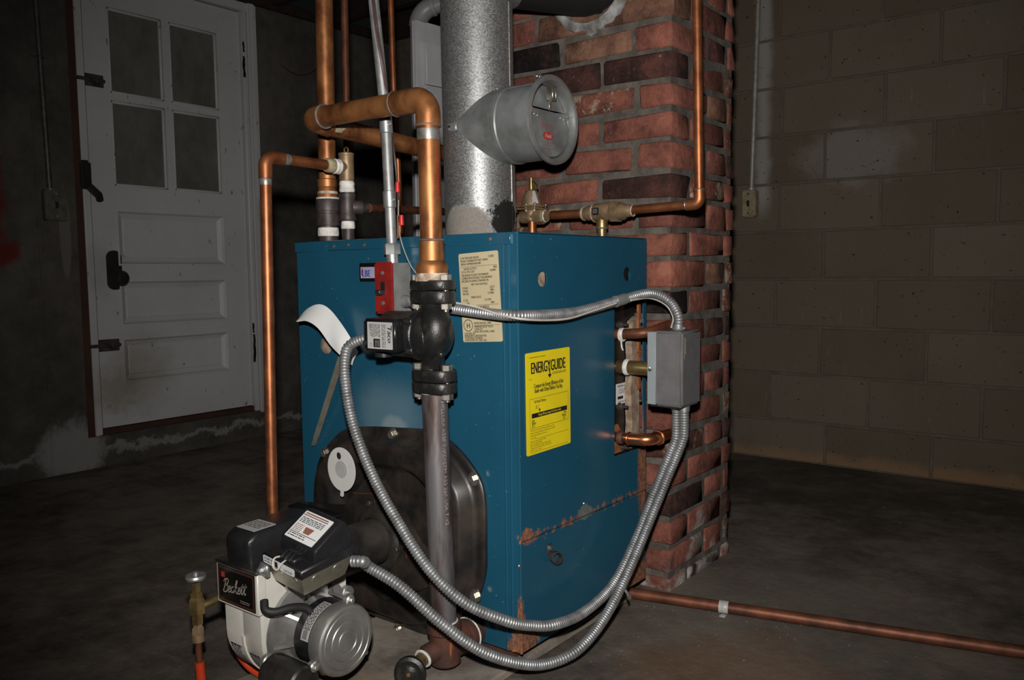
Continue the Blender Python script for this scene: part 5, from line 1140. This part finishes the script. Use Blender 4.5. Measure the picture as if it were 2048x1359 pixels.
# ================================================================== FILL LINE
YF = .47
def fz(x, y): return on(1, YF, x, y)
fp = thing('fill_pipe', 'slim copper feed pipe coming down the chimney corner and turning left to the valves', 'pipe', fz(1395, 408))
c0, c1, c2 = fz(1393, -60), fz(1399, 404), fz(1180, 432); c0 = upto(c1, c0); c1.z = fz(1395, 408).z; c2.z = c1.z-.008
q = B(); q.tube([c0, c1+(c0-c1).normalized()*.024], .0107, 18); q.build('drop', 'copper', fp)
q = B(); q.tube([c1-V((.022, 0, 0)), V((fz(1262, 420).x, YF, c1.z-.004))], .0107, 18); q.build('horizontal_run', 'copper', fp)
q = B(); q.tube(fillet([c1+(c0-c1).normalized()*.032, c1, c1-V((.03, 0, 0))], .014, 8), .013, 18); q.build('elbow', 'copper', fp)
q = B(); q.torus(c1+(c0-c1).normalized()*.033, (c0-c1), .0118, .0014, 18); q.torus(c1-V((.031, 0, 0)), (1, 0, 0), .0118, .0014, 18); q.build('solder_joint', 'solder', fp)
bv = thing('backflow_valve', 'stubby bronze backflow valve with hex nuts on the feed pipe above the boiler', 'valve', V((fz(1205, 465).x, YF, ZJ)))
xa, xb = fz(1165, 430).x, fz(1268, 420).x; zv = c1.z-.006; L_ = xb-xa
q = B(); q.lathe([(0, 0), (.0155, 0), (.0155, .1*L_), (.0185, .12*L_), (.0185, .24*L_), (.022, .26*L_), (.023, .45*L_), (.0235, .5*L_), (.0225, .62*L_)], (xa, YF, zv), (1, 0, .02), 24); q.build('body', 'bronze', bv)
q = B(); q.lathe([(0, 0), (.027, 0), (.028, .003), (.028, .016), (.025, .018), (0, .018)], (xa+L_*.6, YF, zv), (1, 0, .02), 6); q.lathe([(0, 0), (.021, 0), (.021, .012), (.018, .013), (.018, .017), (.0155, .018), (.0155, .028), (.0135, .034), (0, .034)], (xa+L_*.6+.018, YF, zv), (1, 0, .02), 20); q.build('union_nut', 'bronze', bv)
for x_, r_ in ((xa+.005, .0158), (xa+L_*.25, .0215), (xb-.003, .0125)):
    q = B(); q.torus((x_, YF, zv), (1, 0, 0), r_, .002, 20); q.build('pipe_dope', 'crust', bv)
s = Sheet('valve_plate', 'black_plastic', bv, (xa+L_*.3, YF-.0235, zv+.011), (1, 0, 0), (0, 0, 1), .018, .018, r=.002); greek(s, .003, .004, .015, .015, 3, .002, 'ink_silver'); s.done()
xn = fz(1204, 460).x; q = B(); q.cyl((xn, YF, ZJ-.002), (xn, YF, zv-.01), .0115, seg=18); q.lathe([(0, 0), (.0145, 0), (.0145, .02), (.013, .026), (0, .026)], (xn, YF, zv-.036), (0, 0, 1), 20); q.build('vent_stem', 'brass', bv)
q = B(); q.torus((xn, YF, zv-.038), (0, 0, 1), .0135, .0022, 18); q.build('stem_dope', 'solder', bv)
xl = fz(1103, 432).x
q = B(); q.tube([(xl, YF, zv+.001), (xa+.002, YF, zv)], .0112, 18); tag(q.build('copper_stub', 'copper'), 'short copper stub between the bell-shaped valve and the backflow valve', 'pipe')
rg_ = thing('pressure_regulator', 'bell-shaped bronze pressure regulator with brass lever on top, right of the smoke pipe', 'valve', V((fz(1066, 460).x, YF, ZJ)))
xr = fz(1063, 430).x; zr = zv
def pzr(y): return fz(1063, y).z
q = B(); q.lathe([(0, pzr(412)), (.026, pzr(412)), (.0255, pzr(405)), (.021, pzr(390)), (.015, pzr(381)), (.008, pzr(379)), (0, pzr(378.5))], (xr, YF, 0), (0, 0, 1), 26); q.build('bell', 'bronze', rg_)
q = B(); q.box((xr-.036, YF-.034, pzr(415)), (xr+.036, YF+.03, pzr(411)), .0015); q.box((xr-.036, YF-.034, pzr(420)), (xr+.036, YF+.03, pzr(416)), .0015); fl_ = q.build('flange', 'bronze', rg_)
for dx, dy_ in ((-.03, -.028), (.005, -.03), (.03, -.026), (-.028, .024), (.03, .022)):
    q = B(); q.ball((xr+dx, YF+dy_, pzr(410)), .0042, seg=10); q.cyl((xr+dx, YF+dy_, pzr(425)), (xr+dx, YF+dy_, pzr(411)), .0028, seg=8); q.build('flange_screw', 'zinc_bolt', fl_)
q = B(); q.lathe([(0, pzr(443)), (.014, pzr(443)), (.017, pzr(440)), (.0175, pzr(425)), (.02, pzr(420)), (0, pzr(419))], (xr, YF, 0), (0, 0, 1), 22); q.lathe([(0, 0), (.0165, 0), (.0165, .016), (.021, .018), (.021, .04), (.017, .043), (.015, .05), (0, .05)], (xr, YF, zr), (1, 0, 0), 8); q.lathe([(0, 0), (.0165, 0), (.0165, .03), (0, .03)], (xr, YF, zr), (-1, 0, 0), 16); q.build('body', 'bronze', rg_, ang=25)
q = B(); q.torus((xr+.046, YF, zr), (1, 0, 0), .0145, .002, 18); q.build('pipe_dope', 'pipe_dope', rg_)
q = B(); q.cyl((xr, YF, pzr(382)), (xr, YF, pzr(355)), .0058, seg=12, bev=.001); q.prism([(xr+.003, YF-.004, pzr(360)), (xr+.02, YF-.004, pzr(372)), (xr+.02, YF-.004, pzr(379)), (xr+.012, YF-.004, pzr(380)), (xr+.003, YF-.004, pzr(371))], (0, .008, 0)); q.build('lever', 'brass', rg_)
q = B(); q.cyl((xr+.002, YF, ZJ-.001), (xr+.002, YF, pzr(442)), .0115, seg=18); q.build('bottom_stub', 'copper', rg_)
q = B(); q.prism([(xr+.008, YF-.012, pzr(383)), (xr+.018, YF-.012, pzr(383)), (xr+.036, YF-.02, pzr(409)), (xr+.02, YF-.022, pzr(409))], (.001, .001, .0005)); q.build('paper_tag', 'label_silver', rg_)

# ================================================================== CONTROL BOX, COIL PIPES
gx0, gx1, gy0, gy1, gz0, gz1 = .066, .155, .40, .497, .512, .684
gb = thing('control_box', 'grey metal control box held on a pipe stub at the boiler side before the chimney', 'control box', ((gx0+gx1)/2, (gy0+gy1)/2, gz0))
q = B(); q.box((gx0+.02, gy0, gz0), (gx1, gy1, gz1), .005, 3); q.build('cover', 'grey_paint', gb)
q = B(); q.box((gx0, gy0+.0015, gz0+.002), (gx0+.022, gy1-.002, gz1-.002), .0015); bk_ = q.build('back_case', 'grey_light', gb)
q = B(); q.box((gx0+.006, gy0+.004, gz0-.003), (gx1-.008, gy1-.004, gz0+.001), .001); q.build('under_shade', 'black_plastic', gb)  # thin black sheet standing in for the shade under the box
q = B(); c = on(1, gy0, 1300, 738); q.lathe([(0, 0), (.0055, 0), (.005, .002), (0, .003)], (c.x, gy0+.0015, c.z), (0, -1, 0), 12); q.build('screw', 'chrome', bk_)
s = Sheet('name_strip', 'grey_paint', gb, (gx1-.0002, gy0+.022, gz1-.012), (0, 0, -1), (0, 1, 0), .05, .012, th=.0004, r=.001); s.text('Honeywell', .003, .009, .0085, .95, mat='label_tan', bold=.0003); s.rect(.001, .0105, .049, .0125, 'label_tan'); s.done()
for x_, y_, nm in ((gx1-.035, .452, 0), (gx1-.022, .458, 1)):
    q = B(); zz = gz1 if nm == 0 else gz1; q.lathe([(0, 0), (.013, 0), (.015, .004), (.013, .009), (.0115, .014), (0, .014)], (x_, y_, zz-.001), (0, 0, 1), 16); q.box((x_-.018, y_-.004, zz+.002), (x_+.018, y_+.004, zz+.008), .002); q.build('cable_connector', 'zinc', gb); break
for x_ in (gx1-.04, gx1-.02):
    q = B(); q.lathe([(0, 0), (.013, 0), (.0125, .012), (0, .012)], (x_, .454, gz0-.002), (0, 0, -1), 16); q.build('cable_connector', 'zinc', gb)
# control stub through the coil plate
cz_ = on(0, .0, 1262, 735); c = V((-.03, .437, .592))
tsb = thing('well_stub', 'brass pipe stub with white sealing tape carrying the grey control box', 'pipe', c)
q = B(); q.cyl(c, V((gx0+.004, c.y, c.z)), .0168, seg=22); q.build('stub', 'brass', tsb)
q = B(); q.cyl(c, c+V((.022, 0, 0)), .0125, seg=16); q.build('well_nut', 'black_iron', tsb)
q = B(); q.lathe([(.017, 0), (.02, .003), (.0195, .01), (.017, .013)], c+V((.018, 0, 0)), (1, 0, 0), 20); q.build('pipe_dope', 'pipe_dope', tsb)
c = V((-.03, .405, .672)); tsb = thing('coil_pipe', 'copper coil pipe with white sealing tape leaving the boiler side above the grey box', 'pipe', c)
q = B(); q.tube(fillet([c, c+V((.095, .0, .006)), c+V((.1, .1, .02))], .03, 8), .0122, 18); q.build('pipe', 'copper_dull', tsb)
q = B(); q.lathe([(.0125, 0), (.0165, .003), (.0165, .01), (.013, .013)], c+V((.022, 0, 0)), (1, 0, 0), 20); pd = q.build('pipe_dope', 'pipe_dope', tsb)
q = B(); q.tube(crom([c+V((.03, -.008, -.012)), c+V((.033, -.01, -.028)), c+V((.036, -.009, -.036))], 5), .002, 6); q.build('dope_string', 'pipe_dope', pd)
c = V((-.03, .40, .428)); tsb = thing('coil_elbow', 'shiny new copper elbow leaving the boiler side below the grey box', 'pipe', c)
q = B(); q.tube(fillet([c, c+V((.105, 0, .002)), c+V((.11, .09, .004))], .028, 10), .0122, 20); q.build('pipe', 'copper_fresh', tsb)
q = B(); q.tube(fillet([c+V((.055, 0, 0)), c+V((.105, 0, .002)), c+V((.108, .045, .004))], .028, 10), .0145, 20); q.torus(c+V((.05, 0, 0)), (1, 0, 0), .0135, .003, 20); q.torus(c+V((.107, .035, .003)), (0, 1, 0), .0145, .004, 20); q.build('elbow', 'copper_fresh', tsb)
q = B(); q.lathe([(.012, 0), (.0165, .004), (.016, .012), (.0125, .016)], c+V((.02, 0, 0)), (1, 0, 0), 18); q.build('nut', 'rusty_iron', tsb)

# ================================================================== FLEXIBLE CONDUITS
def pts(L): return [on(a, v, x, y) for x, y, a, v in L]
A_ = [V((sx1+.018, -.03, .762))]+pts([(838, 608, 1, -.036), (905, 617, 1, -.034), (980, 627, 1, -.034), (1036, 631, 1, -.03), (1100, 629, 0, .03), (1160, 622, 0, .028), (1240, 600, 0, .04), (1300, 586, 0, .065), (1338, 601, 0, .095)])+[V((gx1-.036, .451, gz1+.035)), V((gx1-.035, .452, gz1+.008))]
fa = thing('flexible_conduit', 'grey corrugated conduit running right from the red switch to the grey box top', 'conduit', A_[4], 'corrugated conduits round the boiler')
q = B(); flex(q, A_, .0112); q.build('armour', 'flex_steel', fa)
for x, y in ((1240, 600),):
    c = on(0, .04, x, y); d_ = (on(0, .05, 1262, 593)-on(0, .036, 1215, 607)).normalized(); q = B(); q.cyl(c-d_*.016, c+d_*.016, .0128, seg=16); q.build('tape', 'tape_grey', fa)
d_ = (A_[-2]-A_[-3]); 
q = B(); cc1 = pts([(905, 604, 1, -.047), (950, 613, 1, -.047), (1000, 629, 1, -.047), (1040, 637, 1, -.045), (1090, 640, 0, .042), (1140, 636, 0, .042), (1190, 620, 0, .042), (1232, 606, 0, .053)]); q.tube(crom(cc1, 6), .0022, 6); q.tube(crom(pts([(1262, 600, 0, .056), (1300, 596, 0, .062), (1332, 610, 0, .08), (1346, 634, 0, .098)])+[V((gx1-.05, .445, gz1+.006))], 6), .0022, 6); tag(q.build('white_wire', 'wire_white'), 'thin white wire strapped along the upper corrugated conduit', 'wire')
B_ = [V((bx0+.004, -.142, .692)), V((bx0-.012, -.146, .692))]+pts([(700, 690, 1, -.165), (690, 715, 1, -.18), (691, 765, 1, -.19), (707, 850, 1, -.19), (745, 950, 1, -.19), (800, 1050, 1, -.19), (860, 1140, 1, -.18), (930, 1205, 1, -.15), (1010, 1240, 1, -.09), (1060, 1250, 1, -.03), (1110, 1248, 0, .065), (1170, 1222, 0, .06), (1228, 1165, 0, .055), (1275, 1070, 0, .055), (1312, 975, 0, .07), (1347, 890, 0, .108)])+[V((gx1-.04, .454, gz0-.07)), V((gx1-.04, .454, gz0-.008))]
fb = thing('flexible_conduit', 'grey corrugated conduit hanging from the pump motor down to the grey box', 'conduit', B_[10], 'corrugated conduits round the boiler')
q = B(); flex(q, B_, .0112); q.build('armour', 'flex_steel', fb)
C_ = [M @ V((LX-.004, LY-.01, -.03)), M @ V((LX+.016, LY+.002, -.03))]+pts([(735, 1131, 1, -.26), (800, 1172, 1, -.235), (880, 1243, 1, -.195), (960, 1300, 1, -.14), (1040, 1326, 1, -.06), (1100, 1325, 0, .06), (1160, 1295, 0, .088), (1215, 1225, 0, .09), (1262, 1130, 0, .085), (1300, 1040, 0, .085), (1335, 955, 0, .1), (1364, 884, 0, .13)])+[V((gx1-.02, .454, gz0-.06)), V((gx1-.02, .454, gz0-.008))]
fc = thing('flexible_conduit', 'lowest grey corrugated conduit sagging near the floor, from the burner to the grey box', 'conduit', C_[6], 'corrugated conduits round the boiler')
q = B(); flex(q, C_, .0112); q.build('armour', 'flex_steel', fc)
q = B(); p0, p1 = on(0, .06, 1222, 1172), on(0, .085, 1243, 1182); q.tube(crom([p0+V((.015, -.004, .006)), p0.lerp(p1, .5)+V((.02, 0, .004)), p1+V((.014, .004, -.006)), p1+V((.01, .012, -.016))], 6), .003, 6); tag(q.build('cable_strap', 'tape_grey'), 'bent grey strap tying the two hanging conduits together', 'strap')

# ================================================================== TAG AND STICK ON THE FRONT
up_e = [(593, 642), (612, 619), (637, 608), (660, 619), (688, 655), (708, 688), (717, 704)]
lo_e = [(596, 643), (614, 642), (636, 656), (660, 689), (678, 708), (692, 722), (704, 730)]
ys_u = [-.075, -.06, -.045, -.036, -.02, -.012, -.01]; ys_l = [-.082, -.088, -.085, -.075, -.05, -.03, -.018]
ua = crom([on(1, v, *p) for p, v in zip(up_e, ys_u)], 4); la = crom([on(1, v, *p) for p, v in zip(lo_e, ys_l)], 4)
q = B(); g = [[u_.lerp(l_, k/6)+V((0, -.004*math.sin(math.pi*k/6), 0)) for k in range(7)] for u_, l_ in zip(ua, la)]
n = len(g); vs = [p for r in g for p in r]; fs = [(i*7+k, i*7+k+1, (i+1)*7+k+1, (i+1)*7+k) for i in range(n-1) for k in range(6)]
q.add(vs, fs); q.add([p+V((0, .0007, 0)) for p in vs], [f[::-1] for f in fs])
tag(q.build('paper_tag', 'paper', ang=180), 'blank white paper tag curling off the blue boiler front', 'tag')
a, c = on(1, -.03, 683, 714), on(1, -.012, 627, 890)
dd = (c-a).normalized(); sd = dd.cross(V((0, 1, 0))).normalized()
q = B(); q.loft([[p+sd*s1*w_+V((0, s2*.006, 0)) for s1, s2 in ((-1, -1), (1, -1), (1, 1), (-1, 1))] for p, w_ in ((a, .0048), (a.lerp(c, .5), .0038), (c-dd*.03, .0028), (c, .0008))])
tag(q.build('wooden_stick', 'cardboard', ang=20), 'thin tan stick slanting down the blue boiler front below the paper tag', 'stick')

# ================================================================== FLOOR PIPE AND DEBRIS
p0, p1 = on(2, .0155, 1268, 1186), on(2, .0155, 2080, 1308)
fpz = thing('floor_pipe', 'long copper pipe with a zinc strap lying on the concrete floor', 'pipe', p0.lerp(p1, .5))
q = B(); q.tube([p0-(p1-p0)*.05, p1+(p1-p0)*.4], .0138, 18); q.build('pipe', 'copper_dull', fpz)
c = on(2, .0155, 1449, 1211); d_ = (p1-p0).normalized(); c = p0+d_*(c-p0).dot(d_); n_ = V((-d_.y, d_.x, 0))
q = B(); q.lathe([(.0138, -.011), (.0155, -.011), (.015, -.002), (.016, .0), (.015, .002), (.0155, .011), (.0138, .011)], c, d_, 20)
for s_ in (-1, 1): q.box((c.x-.006+n_.x*s_*.02, c.y+n_.y*s_*.02-.008, .0005), (c.x+.008+n_.x*s_*.02, c.y+n_.y*s_*.02+.008, .003), .001)
q.build('strap', 'label_silver', fpz)
R_ = random.Random(5); q = B()
for k in range(260):
    if k < 120: x, y = R_.gauss(.12, .22), R_.gauss(.38, .25)
    elif k < 200: x, y = R_.uniform(-.3, .4), R_.uniform(.5, .62)+R_.uniform(-.05, .05)
    else: x, y = R_.uniform(-.6, 1.2), R_.uniform(.0, 1.8)
    if (x < .02 and y < .54) or (x < CX+.02 and CY0-.02 < y < CY1+.02): continue
    r = R_.uniform(.0006, .0022); an = R_.uniform(0, 6); q.add([(x+math.cos(an+i_*1.57)*r*R_.uniform(.5, 1.3), y+math.sin(an+i_*1.57)*r*R_.uniform(.5, 1.3), 0.0) for i_ in range(4)]+[(x, y, r*.8)], [(0, 1, 4), (1, 2, 4), (2, 3, 4), (3, 0, 4)])
o = q.build('debris', 'crumbs', None, smooth_=False); tag(o, 'scattered pale crumbs of mortar on the concrete floor', 'debris'); o['kind'] = 'stuff'
